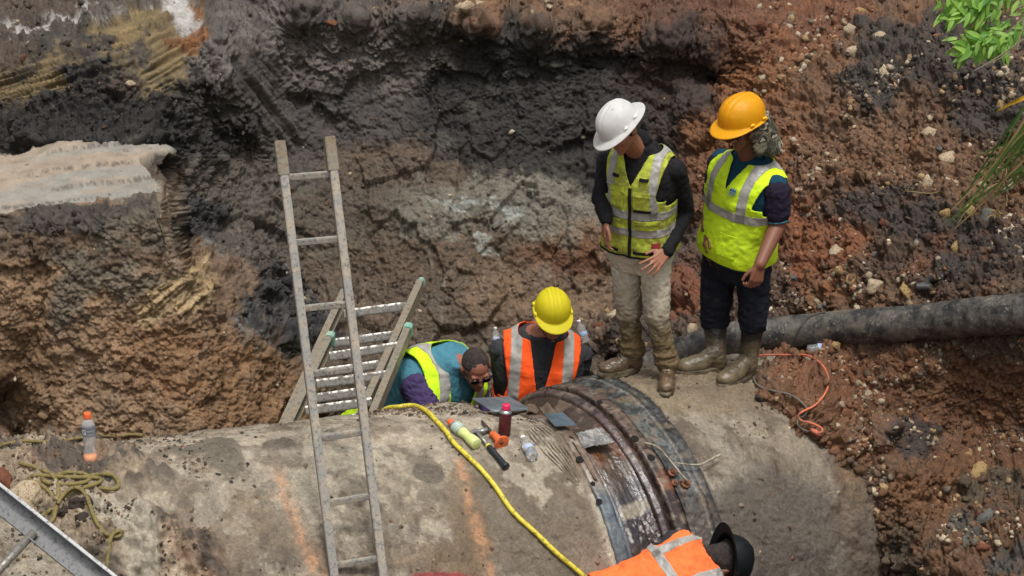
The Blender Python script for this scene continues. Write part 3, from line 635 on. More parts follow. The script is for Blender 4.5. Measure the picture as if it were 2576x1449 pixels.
# bolt holes: black discs on the solid straps paint the dark inside
M_hole = plain('hole_black', L(12, 11, 10), .9)
def frame_on(u, v, lift=0.0):
    p, n, s, t = on_pipe(u, v, lift); th = float(np.interp(s, _s, _th)); ax = Vector((math.cos(th), math.sin(th), 0)); ax = (ax - n * ax.dot(n)).normalized()
    return p, n, ax, n.cross(ax)
def put(o, p, X, Y, Z):
    o.matrix_basis = Matrix(((X.x, Y.x, Z.x, p.x), (X.y, Y.y, Z.y, p.y), (X.z, Y.z, Z.z, p.z), (0, 0, 0, 1)))
hole_me = lathe([(0, .0022), (.018, .0022), (.0215, .0015), (.0225, -.002)], 18); hole_me.materials.append(M_hole)
rim = M_strap
for (u, v, l_, sc) in ((1457, 1161, .0195, 1), (1489, 1221, .0195, .6), (1597, 1104, .003, 1), (1638, 1152, .003, 1), (1508, 1012, .003, .8), (1504, 1266, .0195, .8)):
    o = bpy.data.objects.new('bolt_hole', hole_me); COL.objects.link(o); p, n, X, Y = frame_on(u, v, l_)
    put(o, p, X * sc, Y * sc, n * sc); setm(o, o.matrix_basis.copy(), cpl)
# bent sheet lip and hanging cables at the left top of the coupling
def sheet(name, quad, th, mat, parent=None, nx=14, ny=14, dfn=None):
    a, b, c_, d_ = [Vector(q) for q in quad]; bm = bmesh.new(); n = (b - a).cross(d_ - a).normalized(); V = []
    for side in (0, 1):
        V.append([[bm.verts.new(a.lerp(b, i / nx).lerp(d_.lerp(c_, i / nx), j / ny) + n * (th * side + (dfn(i / nx, j / ny) if dfn else 0))) for j in range(ny + 1)] for i in range(nx + 1)])
    for side in (0, 1):
        for i in range(nx):
            for j in range(ny): bm.faces.new((V[side][i][j], V[side][i + 1][j], V[side][i + 1][j + 1], V[side][i][j + 1]))
    for i in range(nx):
        for j in (0, ny): bm.faces.new((V[0][i][j], V[0][i + 1][j], V[1][i + 1][j], V[1][i][j]))
    for j in range(ny):
        for i in (0, nx): bm.faces.new((V[0][i][j], V[0][i][j + 1], V[1][i][j + 1], V[1][i][j]))
    bmesh.ops.recalc_face_normals(bm, faces=bm.faces)
    return link(name, bm_mesh(bm, name), mat, parent, smooth=False)
M_steelw = plain('brown_wet_steel', L(112, 96, 82), .35, L(70, 52, 40), 14, .5, spec=.6, bump=.4, bscale=30)
op = lambda u, v, l=0.0: on_pipe(u, v, l)[0]
lipq = [op(1345, 1035, .03), op(1395, 1070, .02), op(1425, 1120, .0), op(1350, 1062, .0)]
sheet('torn_lip', [op(1352, 1040, .05), op(1380, 1035, .035), op(1455, 1120, .03), op(1425, 1105, .012)], .004, M_steelw, cpl, dfn=lambda a, b: .014 * math.sin(a * 5 + b * 3))
sheet('torn_lip', [op(1300, 1032, .0), op(1345, 1028, .03), op(1356, 1052, .05), op(1318, 1050, .01)], .004, M_steelw, cpl, dfn=lambda a, b: .012 * math.sin(a * 7 + b * 2))
sheet('torn_lip', [op(1425, 1108, .02), op(1450, 1130, .03), op(1500, 1215, .026), op(1478, 1200, .012)], .004, M_steelw, cpl, dfn=lambda a, b: .01 * math.sin(a * 6))
M_cable = plain('dusty_grey_cable', L(120, 106, 88), .7, L(70, 60, 50), 20, .6)
for i in range(7):
    x = i * 9; r_ = random.random()
    pts = [op(1302 + x * .7, 1055 + i * 1, .004), op(1330 + x, 1098 - i * 2, .008 + r_ * .006), op(1368 + x * .9, 1140 - i * 3, .006), op(1408 + x * .6, 1180 - i * 3, .006 + .006 * r_), op(1448 + x * .3, 1225 - i, .004)]
    link('cable_strand', tube(catmull(pts, 6), .0035, 6), M_cable, cpl)
M_rope_w = plain('frayed_white_wire', L(168, 158, 138), .8, L(90, 80, 66), 30, .5)
w1_ = link('loose_wire', tube(catmull([op(1620, 1120, .02), op(1648, 1140, .05), op(1680, 1178, .06), op(1705, 1205, .05), op(1722, 1218, .04)], 8), .0055, 6), M_rope_w); tag(w1_, 'pale thin wire drooping over the tar wrap into the coupling bolt', 'wire')
w2_ = link('loose_wire', tube(catmull([op(1700, 1170, .02), op(1726, 1180, .05), op(1752, 1182, .06), op(1776, 1170, .06), op(1804, 1156, .05)], 8), .0055, 6, rad=[.004 + .003 * (i / 32) for i in range(33)]), M_rope_w); tag(w2_, 'frayed pale wire end sticking out to the right of the coupling', 'wire')
nut = lathe([(0, .03), (.012, .028), (.016, .015), (.028, .012), (.03, 0), (0, 0)], 8); M_rust = plain('rusty_lug', L(120, 76, 50), .7, L(60, 44, 36), 20, .5, bump=.5)
for (u, v, sc) in ((1724, 1218, 1.0), (1690, 1190, .9), (1697, 1215, .7)):
    o = bpy.data.objects.new('rusty_nut', nut); COL.objects.link(o); nut.materials.clear(); nut.materials.append(M_rust); p, n, X, Y = frame_on(u, v, .0)
    put(o, p, X * sc, Y * sc, n * sc); setm(o, o.matrix_basis.copy(), cpl)
# small wet plate lying in the coupling, crumpled wrap beside it
M_plate = plain('blue_grey_plate', L(120, 130, 138), .3, L(88, 92, 96), 5, .5, metal=.3, spec=.6, bump=.15, bscale=12)
M_platew = plain('wet_blue_plate', L(92, 108, 118), .12, L(60, 70, 78), 8, .5, metal=.2, spec=.8, bump=.3, bscale=25)
sp_ = sheet('wet_plate', [op(1368, 1062, .05), op(1415, 1058, .05), op(1448, 1088, .05), op(1392, 1090, .05)], .004, M_platew); tag(sp_, 'small wet blue grey plate lying in the open coupling behind the torn strap', 'metal plate')
mp = sheet('metal_plate', [PD(1188, 1001, op(1188, 1003)[1] * 0 + proj(np.array(op(1190, 1006)))[2] - .0), PD(1281, 997, proj(np.array(op(1281, 1004)))[2]), op(1338, 1045, .035), op(1243, 1049, .03)], .005, M_plate); tag(mp, 'flat blue grey metal plate resting on top of the pipe before the orange vest', 'metal plate')
M_film = plain('crumpled_grey_wrap', L(140, 138, 134), .25, L(60, 60, 62), 12, .55, spec=.6, bump=.8, bscale=25)
cr = sheet('crumpled_wrap', [op(1448, 1096, .0), op(1515, 1082, .0), op(1548, 1118, .0), op(1470, 1135, .0)], .004, M_film, nx=40, ny=30, dfn=None)
me = cr.data; co = np.empty(len(me.vertices) * 3, np.float32); me.vertices.foreach_get('co', co); co = co.reshape(-1, 3); co[:, 2] += .03 * np.abs(fbm(co, 18, 4, 3.0)) + .012; me.vertices.foreach_set('co', co.ravel()); me.update(); me.polygons.foreach_set('use_smooth', np.ones(len(me.polygons), bool))
tag(cr, 'crumpled wet grey wrapping heaped in the middle of the coupling', 'wrapping')
# ------------------------------------------------------------------ people
def cap(a, b, ra, rb, flat=None, fs=1.0, seg=14):
    """tapered capsule as (verts, faces); flat: direction squeezed by fs"""
    a, b = Vector(a), Vector(b); ax = b - a; ln = ax.length
    z = ax.normalized() if ln > 1e-6 else Vector((0, 0, 1)); x = z.orthogonal().normalized()
    if flat is not None:
        f = Vector(flat); f = f - z * f.dot(z)
        if f.length > 1e-4: x = f.normalized()
    y = z.cross(x); V, F = [], []
    prof = [(-ra * math.cos(p), ra * math.sin(p)) for p in (0.0, .35, .7, 1.05, 1.4)] + [(ln + rb * math.sin(p), rb * math.cos(p)) for p in (.17, .52, .87, 1.22, math.pi / 2)]
    for h, r in prof:
        for k in range(seg):
            t = 2 * math.pi * k / seg; V.append(a + z * h + x * (max(r, 1e-4) * math.cos(t) * fs) + y * (max(r, 1e-4) * math.sin(t)))
    n = len(prof)
    for i in range(n - 1):
        for k in range(seg): F.append((i * seg + k, i * seg + (k + 1) % seg, (i + 1) * seg + (k + 1) % seg, (i + 1) * seg + k))
    F.append(tuple(range(seg))[::-1]); F.append(tuple((n - 1) * seg + k for k in range(seg)))
    return V, F
def ell(c_, X, Y, Z, seg=16, rings=10):                     # ellipsoid with semi-axis vectors
    V, F = [], []; c_ = Vector(c_)
    for i in range(rings + 1):
        ph = math.pi * i / rings; ph = min(max(ph, .02), math.pi - .02)
        for k in range(seg):
            t = 2 * math.pi * k / seg; V.append(c_ + X * (math.sin(ph) * math.cos(t)) + Y * (math.sin(ph) * math.sin(t)) + Z * math.cos(ph))
    for i in range(rings):
        for k in range(seg): F.append((i * seg + k, (i + 1) * seg + k, (i + 1) * seg + (k + 1) % seg, i * seg + (k + 1) % seg))
    F.append(tuple(range(seg))); F.append(tuple(rings * seg + k for k in range(seg))[::-1])
    return V, F
def fuse(parts, voxel=.006, smooth=4, name='body', wr=None):
    V, F = [], []
    for v, f in parts:
        o = len(V); V += [tuple(p) for p in v]; F += [tuple(i + o for i in q) for q in f]
    me = bpy.data.meshes.new('tmp'); me.from_pydata(V, [], F)
    bm = bmesh.new(); bm.from_mesh(me); bmesh.ops.recalc_face_normals(bm, faces=bm.faces); bm.to_mesh(me); bm.free()
    ob = bpy.data.objects.new('tmp', me); COL.objects.link(ob)
    r = ob.modifiers.new('r', 'REMESH'); r.mode = 'VOXEL'; r.voxel_size = voxel; r.adaptivity = 0
    if smooth: s_ = ob.modifiers.new('s', 'SMOOTH'); s_.factor = .5; s_.iterations = smooth
    dg = bpy.context.evaluated_depsgraph_get(); out = bpy.data.meshes.new_from_object(ob.evaluated_get(dg)); out.name = name
    bpy.data.objects.remove(ob); bpy.data.meshes.remove(me)
    if wr: wrinkle(out, *wr)
    return out
def vco(me):
    co = np.empty(len(me.vertices) * 3, np.float32); me.vertices.foreach_get('co', co); return co.reshape(-1, 3)
def vno(me):
    n = np.empty(len(me.vertices) * 3, np.float32); me.vertices.foreach_get('normal', n); return n.reshape(-1, 3)
def wrinkle(me, amp, sc, stretch=(1, 1, 1), off=0.0):
    co = vco(me); n = vno(me); q = co * np.array(stretch, np.float32)
    h = amp * (fbm(q, sc, 3, off, ridge=True) - .3) + amp * .5 * fbm(q, sc * 2.7, 2, off + 5)
    co = co + n * h[:, None]; me.vertices.foreach_set('co', co.ravel()); me.update()
def cutmesh(me, keep=None, planes=()):
    """planes: (point, normal) cut lines; keep(co)->bool on face centres"""
    bm = bmesh.new(); bm.from_mesh(me)
    for p, n in planes: bmesh.ops.bisect_plane(bm, geom=bm.verts[:] + bm.edges[:] + bm.faces[:], plane_co=p, plane_no=n, dist=1e-5)
    if keep: bmesh.ops.delete(bm, geom=[f for f in bm.faces if not keep(f.calc_center_median())], context='FACES')
    return bm
PROF = [(-.10, .150, .105, 0), (-.03, .172, .125, .004), (.06, .172, .125, 0), (.15, .160, .116, -.004), (.25, .166, .120, -.004), (.35, .182, .126, 0), (.43, .190, .118, .004), (.475, .178, .102, .008), (.505, .145, .086, .012), (.53, .105, .072, .014), (.555, .070, .063, .012), (.60, .060, .060, .006)]
def torso_grid(wx=1.0, dx=1.0, infl=0.0, nth=120, nz=110, z0=-.10, z1=.56, flare=0.0, belly=0.0):
    pr = np.array(PROF); zz = np.linspace(z0, z1, nz); a = np.interp(zz, pr[:, 0], pr[:, 1]); b = np.interp(zz, pr[:, 0], pr[:, 2]); yo = np.interp(zz, pr[:, 0], pr[:, 3])
    for _ in range(3):
        a[1:-1] = (a[:-2] + a[1:-1] * 2 + a[2:]) / 4; b[1:-1] = (b[:-2] + b[1:-1] * 2 + b[2:]) / 4
    sh = sst(.56, .44, zz); a = a * (1 + (wx - 1) * sh) + infl + flare * sst(.25, -.05, zz); b = b * (1 + (dx - 1) * sh) + infl + flare * .6 * sst(.25, -.05, zz)
    th = np.linspace(0, 2 * math.pi, nth, endpoint=False); c_, s_ = np.cos(th), np.sin(th); e = 2 / 2.5
    X = np.sign(c_) * np.abs(c_) ** e; Yv = np.sign(s_) * np.abs(s_) ** e
    V = np.stack([a[:, None] * X, yo[:, None] + b[:, None] * Yv * (1 + 0 * a[:, None]) - belly * np.exp(-((zz - .1) / .13) ** 2)[:, None] * (Yv < 0) * (-Yv), np.broadcast_to(zz[:, None], (nz, nth))], -1).reshape(-1, 3)
    i = np.arange(nz * nth).reshape(nz, nth); j = np.roll(i, -1, axis=1)
    F = np.stack([i[:-1], j[:-1], j[1:], i[1:]], -1).reshape(-1, 4)
    return V.astype(np.float32), F
def torso_closed(M, wx=1.0, dx=1.0, infl=0.0, z0=-.10, z1=.56, belly=0.0):
    V, F = torso_grid(wx, dx, infl, 36, 30, z0, z1, 0, belly); n = 36; F = [tuple(f) for f in F.tolist()]
    F.append(tuple(range(n))[::-1]); F.append(tuple(len(V) - n + k for k in range(n)))
    return [M @ Vector(v) for v in V.tolist()], F
def frame(pel, neck, facing):
    z = (neck - pel); s = z.length / .55; z = z.normalized(); y = -Vector(facing); y = (y - z * y.dot(z)).normalized(); x = y.cross(z)
    return Matrix(((x.x * s, y.x * s, z.x * s, pel.x), (x.y * s, y.y * s, z.y * s, pel.y), (x.z * s, y.z * s, z.z * s, pel.z), (0, 0, 0, 1)))
def rotframe(p, fwd, up, s=1.0):                            # local -y forward, z up
    z = Vector(up).normalized(); y = -Vector(fwd); y = (y - z * y.dot(z)).normalized(); x = y.cross(z)
    return Matrix(((x.x * s, y.x * s, z.x * s, p.x), (x.y * s, y.y * s, z.y * s, p.y), (x.z * s, y.z * s, z.z * s, p.z), (0, 0, 0, 1)))
def tf(M, parts): return [([M @ Vector(p) for p in v], f) for v, f in parts]
def head_parts(M, beard=False):
    X, Y, Z = Vector((1, 0, 0)), Vector((0, 1, 0)), Vector((0, 0, 1)); E = ell
    pr = [E((0, .008, .045), X * .076, Y * .096, Z * .088), E((0, -.03, -.015), X * .062, Y * .062, Z * .078), E((0, -.05, -.062), X * .042, Y * .042, Z * .036),
          E((0, -.074, -.085), X * .024, Y * .02, Z * .02), cap((0, -.088, .03), (0, -.104, -.012), .010, .0145), E((.013, -.092, -.016), X * .009, Y * .01, Z * .008), E((-.013, -.092, -.016), X * .009, Y * .01, Z * .008),
          cap((-.038, -.078, .036), (.038, -.078, .036), .014, .014), E((.036, -.066, -.01), X * .024, Y * .022, Z * .026), E((-.036, -.066, -.01), X * .024, Y * .022, Z * .026),
          cap((-.022, -.086, -.045), (.022, -.086, -.045), .0075, .0075), cap((-.019, -.084, -.056), (.019, -.084, -.056), .008, .008)]
    for s in (-1, 1):
        pr.append(E((s * .079, .008, .008), X * .012, Y * .02, Z * .032)); pr.append(E((s * .085, .018, .018), X * .008, Y * .014, Z * .018))
    return tf(M, pr)
def hand_parts(W, D, NRM, thumb, curl=(.4, .5, .6, .7), spread=.12, s=1.0, tcurl=.3, side=1):
    """W wrist, D towards the fingers, NRM back of the hand, thumb: direction of the thumb side"""
    D = D.normalized(); T = (thumb - D * thumb.dot(D)).normalized(); Nn = T.cross(D) * 1.0
    if Nn.dot(NRM) < 0: Nn = -Nn
    P = []; base = W + D * (.012 * s)
    for k in range(4):
        off = (1.5 - k) * .0195 * s
        P.append(cap(base + T * off * .55, base + D * (.082 - .004 * abs(k - 1.2)) * s + T * off, .0165 * s, .0118 * s))
    P.append(cap(base + T * .018 * s, base + D * .05 * s + T * .026 * s, .017 * s, .014 * s))
    for k in range(4):
        off = (1.5 - k) * .0195 * s; p = base + D * (.082 - .004 * abs(k - 1.2)) * s + T * off; ln = (.092, .1, .092, .074)[k] * s * .98
        a = curl[k] * .5; d = (D + T * (1.5 - k) * spread).normalized(); r = .0095 * s
        for j, fr in enumerate((.44, .31, .25)):
            a_ = a; dd = (d * math.cos(a_) - Nn * math.sin(a_)).normalized(); q = p + dd * ln * fr; P.append(cap(p, q, r, r * .92, seg=10)); p = q; r *= .92; a += curl[k] * .75
    p = base + T * .022 * s + D * .014 * s; d = (T * .75 + D * .7 - Nn * .25).normalized(); r = .0125 * s
    for fr in (.036, .03, .026): q = p + d * fr * s; P.append(cap(p, q, r, r * .9, seg=10)); p = q; r *= .9; d = (d + D * tcurl - T * tcurl * .6).normalized()
    return P
def helmet(name_mat, M, brim='peak', label=None, parent=None, knobs=True, col=None, mat=None, stripes=True):
    root = []; nth, nr = 96, 40; V = []; rows = []
    def dome(th, f):                                        # f 0 = crown, 1 = rim
        c_, s_ = math.cos(th), math.sin(th); a = .118; b = .142 if s_ < 0 else .14
        ph = f * math.pi / 2; rr = math.sin(ph) ** .85; z = .135 * math.cos(ph) ** .8 if f < 1 else 0
        x, y = a * c_ * rr, b * s_ * rr
        rid = 0
        if stripes:
            for x0, w in ((0, .013), (.034, .007), (-.034, .007)): rid += (.006 if x0 == 0 else .0035) * math.exp(-((x - x0) / w) ** 4) * (1 - f ** 6)
        return Vector((x, y, z + .012 + rid))
    bm = bmesh.new(); crown = bm.verts.new(dome(0, 0)); prev = None; rings = []
    for i in range(1, nr + 1): rings.append([bm.verts.new(dome(2 * math.pi * k / nth, i / nr)) for k in range(nth)])
    for st in (.2, .45, .7, .9, 1.0, 1.02):
        rg_ = []
        for k in range(nth):
            th = 2 * math.pi * k / nth; s_ = math.sin(th); c_ = math.cos(th); front = max(0, -s_)
            ext = (.012 + .055 * front ** 2.2) if brim == 'peak' else .052 + .012 * front
            drop = (.004 + .016 * front ** 2) if brim == 'peak' else .014
            base = dome(th, 1); e = ext * min(st, 1.0); z = base.z - .012 * 0 - drop * min(st, 1) ** 1.5 - .004 * (st > 1)
            if brim != 'peak': z += .02 * (c_ * c_) * min(st, 1) ** 2 * .6
            rg_.append(bm.verts.new((base.x + c_ * e, base.y + s_ * e, z)))
        rings.append(rg_)
    for k in range(nth): bm.faces.new((crown, rings[0][k], rings[0][(k + 1) % nth]))
    for a, b in zip(rings, rings[1:]):
        for k in range(nth): bm.faces.new((a[k], b[k], b[(k + 1) % nth], a[(k + 1) % nth]))
    bmesh.ops.solidify(bm, geom=bm.faces[:], thickness=.003)
    bmesh.ops.recalc_face_normals(bm, faces=bm.faces)
    me = bm_mesh(bm, 'helmet'); me.transform(M)
    h = link('hard_hat', me, mat, parent)
    if label: tag(h, label)
    if knobs:
        for s in (-1, 1):
            for yy in (-.045, .05):
                bmk = bmesh.new(); bmesh.ops.create_cube(bmk, size=1, matrix=Matrix.Translation((s * .120, yy, .024)) @ Matrix.Diagonal((.010, .028, .014, 1)))
                bmesh.ops.bevel(bmk, geom=bmk.edges[:], offset=.002, segments=2, affect='EDGES')
                mk = bm_mesh(bmk, 'lug'); mk.transform(M); link('accessory_slot', mk, mat, h)
    return h
def smooth_rim(bm, it=8):
    B_ = [v for v in bm.verts if v.is_boundary]; nb = {v: [e.other_vert(v) for e in v.link_edges if e.is_boundary] for v in B_}
    for _ in range(it):
        nw = {v: v.co * .5 + (nb[v][0].co + nb[v][1].co) * .25 for v in B_ if len(nb[v]) == 2}
        for v, c_ in nw.items(): v.co = c_
def solidify_link(bm, th, name, mat, parent, M=None, wr=None, label=None):
    me = bm_mesh(bm, name)
    if wr: wrinkle(me, *wr)
    bm = bmesh.new(); bm.from_mesh(me); bmesh.ops.solidify(bm, geom=bm.faces[:], thickness=th); bmesh.ops.recalc_face_normals(bm, faces=bm.faces); bm.to_mesh(me); bm.free()
    if M is not None: me.transform(M)
    o = link(name, me, mat, parent)
    if label: tag(o, label)
    return o
def make_vest(M, mat, tape, parent, wx, dx, infl=.02, hem=-.06, vz=.18, vw=.55, arm=.158, bands=((.13, .18), (.0, .05)), strips=.105, sw=.024, belly=0, seed=0.0, wr=.008, back=False, label=None, flare=.01, trim=None, armz=.24):
    V, F = torso_grid(wx, dx, infl, 150, 130, hem, .545, flare, belly)
    base = np_mesh('vest', V, F)
    co = vco(base); n = vno(base); h = wr * (fbm(co * np.array([1, 1, .6], np.float32), 9, 3, seed, ridge=True) - .4) + wr * .4 * fbm(co, 26, 2, seed); co = co + n * h[:, None]; base.vertices.foreach_set('co', co.ravel()); base.update()
    awx = arm * wx
    def keep(c_):
        edge = awx - .03 * max(0, 1 - abs(c_.z - .36) / .14) * (1 if c_.z < .5 else 1)
        if abs(c_.x) > edge and c_.z > armz + (.03 if abs(c_.x) < awx + .01 else 0): return False
        if c_.y < .02 and abs(c_.x) < vw * (c_.z - vz) and c_.z > vz: return False
        if abs(c_.x) < .07 and c_.z > .50 and c_.y >= .02 : return c_.z < .535
        return True
    pl = [(Vector((0, 0, vz)), Vector((1, 0, -vw))), (Vector((0, 0, vz)), Vector((-1, 0, -vw)))] + [(Vector((s * x_, 0, 0)), Vector((1, 0, 0))) for s in (-1, 1) for x_ in (awx,)]
    bm = cutmesh(base, keep, pl); smooth_rim(bm, 14); vest = solidify_link(bm, -.003, 'vest', mat, parent, M, label=label)
    def tapepiece(test, planes, name='reflective_tape'):
        t = base.copy(); c2 = vco(t) + vno(t) * .0035; t.vertices.foreach_set('co', c2.ravel()); t.update()
        bm = cutmesh(t, lambda c_: test(c_) and keep(c_), list(planes) + pl)
        if len(bm.faces) > 0: return solidify_link(bm, -.0015, name, tape, vest, M)
        bm.free()
    for z0, z1 in bands: tapepiece(lambda c_: z0 < c_.z < z1, [(Vector((0, 0, z0)), Vector((0, 0, 1))), (Vector((0, 0, z1)), Vector((0, 0, 1)))])
    zb = max(b[0] for b in bands) if bands else -1
    for s in (-1, 1):
        x0, x1 = sorted((s * (strips - sw), s * (strips + sw)))
        tapepiece(lambda c_: x0 < c_.x < x1 and c_.z > zb and (back or True), [(Vector((x0, 0, 0)), Vector((1, 0, 0))), (Vector((x1, 0, 0)), Vector((1, 0, 0))), (Vector((0, 0, zb)), Vector((0, 0, 1)))])
    return vest, base, keep
def patch(base, M, mat, parent, box, lift=.006, name='patch', th=.003, front=True, label=None, keepf=None):
    x0, x1, z0, z1 = box; t = base.copy(); t.vertices.foreach_set('co', (vco(t) + vno(t) * lift).ravel()); t.update()
    bm = cutmesh(t, lambda c_: x0 < c_.x < x1 and z0 < c_.z < z1 and (c_.y < 0) == front and (keepf is None or keepf(c_)), [(Vector((x0, 0, 0)), Vector((1, 0, 0))), (Vector((x1, 0, 0)), Vector((1, 0, 0))), (Vector((0, 0, z0)), Vector((0, 0, 1))), (Vector((0, 0, z1)), Vector((0, 0, 1)))])
    if not len(bm.faces): bm.free(); return None
    return solidify_link(bm, -th, name, mat, parent, M, label=label)
def fabric(name, col, dirt=None, damt=.5, dscale=9, rough=.9, grad=None, weave=.25, spec=.25, fold=6):
    t = NT(name); c = col
    n = t.noise(dscale, 9, .72); n2 = t.noise(3.5, 4, .6)
    if dirt is not None:
        m = t.ramp(n, [(.66 - damt * .4, 0.0), (.85 - damt * .3, .85)]); c = t.mix(m, c, dirt)
    if grad is not None:                                    # mud climbing from below: (z0, z1, colour)
        g = t.n('ShaderNodeSeparateXYZ'); t.l(t.co.outputs['Object'], g.inputs[0]); z = t.math('ADD', g.outputs[2], t.math('MULTIPLY', t.math('SUBTRACT', n, .5), .5))
        mr = t.n('ShaderNodeMapRange'); mr.inputs[1].default_value = grad[1]; mr.inputs[2].default_value = grad[0]; t.l(z, mr.inputs[0]); c = t.mix(mr.outputs[0], c, grad[2])
    c = t.mix(1.0, c, t.ramp(n2, [(.3, .85), (.7, 1.12)]), 'MULTIPLY')
    t.set(color=c, rough=rough, spec=spec); b = t.bump(t.noise(22, 5, .6, dist=.6), .5, .012); t.bump(t.noise(420, 2, .5), weave, .002, b)
    return t.m
def skin_mat(name, col, dirt, damt=.45):
    t = NT(name); n = t.noise(16, 8, .7); m = t.ramp(n, [(.68 - damt * .35, 0.0), (.85 - damt * .2, .8)])
    t.set(color=t.mix(m, col, dirt), rough=.5, spec=.4); t.b.inputs['Subsurface Weight'].default_value = .08; t.b.inputs['Subsurface Scale'].default_value = .01; t.bump(t.noise(90, 4, .6), .25, .003); return t.m
M_skinW = skin_mat('skin_tan', L(150, 100, 76), L(132, 112, 94)); M_skinY = skin_mat('skin_brown', L(124, 80, 62), L(116, 92, 78), .3)
M_skinA = skin_mat('skin_ruddy', L(150, 98, 78), L(128, 90, 74), .3); M_hair = plain('dark_short_hair', L(40, 34, 32), .8, L(88, 70, 62), 60, .4, bump=.8, bscale=220)
M_tape = fabric('grey_reflective_tape', L(158, 156, 150), L(112, 102, 86), .4, 10, .45, weave=.1, spec=.5)
M_limeW = fabric('dirty_lime_fabric', L(206, 222, 70), L(118, 114, 62), .85, 10); M_limeY = fabric('bright_lime_fabric', L(200, 232, 40), L(150, 168, 60), .3, 6)
M_orange = fabric('orange_fabric', L(252, 92, 34), L(190, 80, 50), .2, 8); M_orangeB = fabric('orange_fabric_muddy', L(255, 118, 62), L(150, 62, 40), .32, 9)
M_black = fabric('black_knit', L(26, 25, 28), L(60, 54, 50), .25, 7); M_char = fabric('charcoal_knit', L(52, 52, 56), L(72, 68, 66), .3, 7); M_trim = fabric('black_webbing', L(24, 24, 24), L(60, 56, 50), .3)
M_khaki = fabric('khaki_denim', L(196, 188, 170), L(128, 112, 86), .45, 7, grad=(2.14, 2.5, L(104, 88, 62))); M_navy = fabric('navy_trousers', L(24, 27, 38), L(62, 56, 50), .3, 8)
M_navy2 = fabric('navy_polo', L(34, 28, 44), L(60, 52, 56), .2); M_teal = fabric('teal_polo', L(16, 60, 80), L(28, 56, 70), .3); M_tealA = fabric('faded_teal_polo', L(72, 126, 142), L(60, 110, 124), .4); M_purple = fabric('purple_sleeve', L(66, 54, 92), L(56, 48, 70), .3)
M_jean = fabric('blue_denim', L(74, 98, 132), L(112, 116, 120), .4)
def hatm(name, col, dirt, damt=.3, rough=.35):
    t = NT(name); n = t.noise(18, 9, .75); sc = t.noise(0, 5, .7, vec=t.mapping((14, 14, 60))); sc = t.noise(1.0, 8, .8, vec=t.mapping((30, 12, 9), (0, .6, .3)))
    m = t.ramp(n, [(.7 - damt * .3, 0.0), (.8 - damt * .2, .7)]); m2 = t.ramp(sc, [(.6, 0.0), (.68, .55)]); c = t.mix(m, col, dirt); c = t.mix(m2, c, dirt) if damt > .25 else c
    t.set(color=c, rough=t.ramp(n, [(.3, rough), (.7, rough + .25)]), spec=.5); t.bump(n, .08, .003); return t.m
M_hatW = hatm('white_hat_shell', L(244, 243, 240), L(150, 138, 120), .34, .3); M_hatO = hatm('amber_hat_shell', L(255, 192, 22), L(214, 148, 30), .16); M_hatY = hatm('lemon_hat_shell', L(244, 232, 44), L(190, 176, 60), .16, .5); M_hatK = hatm('black_hat_shell', L(28, 34, 38), L(70, 70, 68), .3, .35)
M_leather = fabric('muddy_brown_leather', L(84, 66, 50), L(128, 112, 88), .5, 14, .3, weave=.1, spec=.6); M_rub = fabric('black_rubber', L(24, 24, 24), L(62, 56, 44), .4, 8, .4, grad=(1.94, 2.10, L(112, 99, 76)), weave=0, spec=.5)
M_sole = fabric('muddy_sole', L(70, 62, 50), L(130, 116, 92), .6, 14, .6)
M_lens = plain('dark_glasses', L(10, 10, 12), .1, spec=.8)
def arm_parts(sh, el, wr, r=(.056, .044, .042, .030), infl=0.0):
    return [cap(sh, el, r[0] + infl, r[1] + infl), cap(el, wr, r[2] + infl, r[3] + infl)]
def leg_parts(hip, kn, an, r=(.092, .064, .062, .044), infl=0.0, calf=True):
    P = [cap(hip, kn, r[0] + infl, r[1] + infl), cap(kn, an, r[2] + infl, r[3] + infl)]
    if calf: c_ = kn.lerp(an, .3) + Vector((0, .014, 0)); P.append(cap(kn.lerp(an, .15), kn.lerp(an, .5), .058 + infl, .052 + infl))
    return P
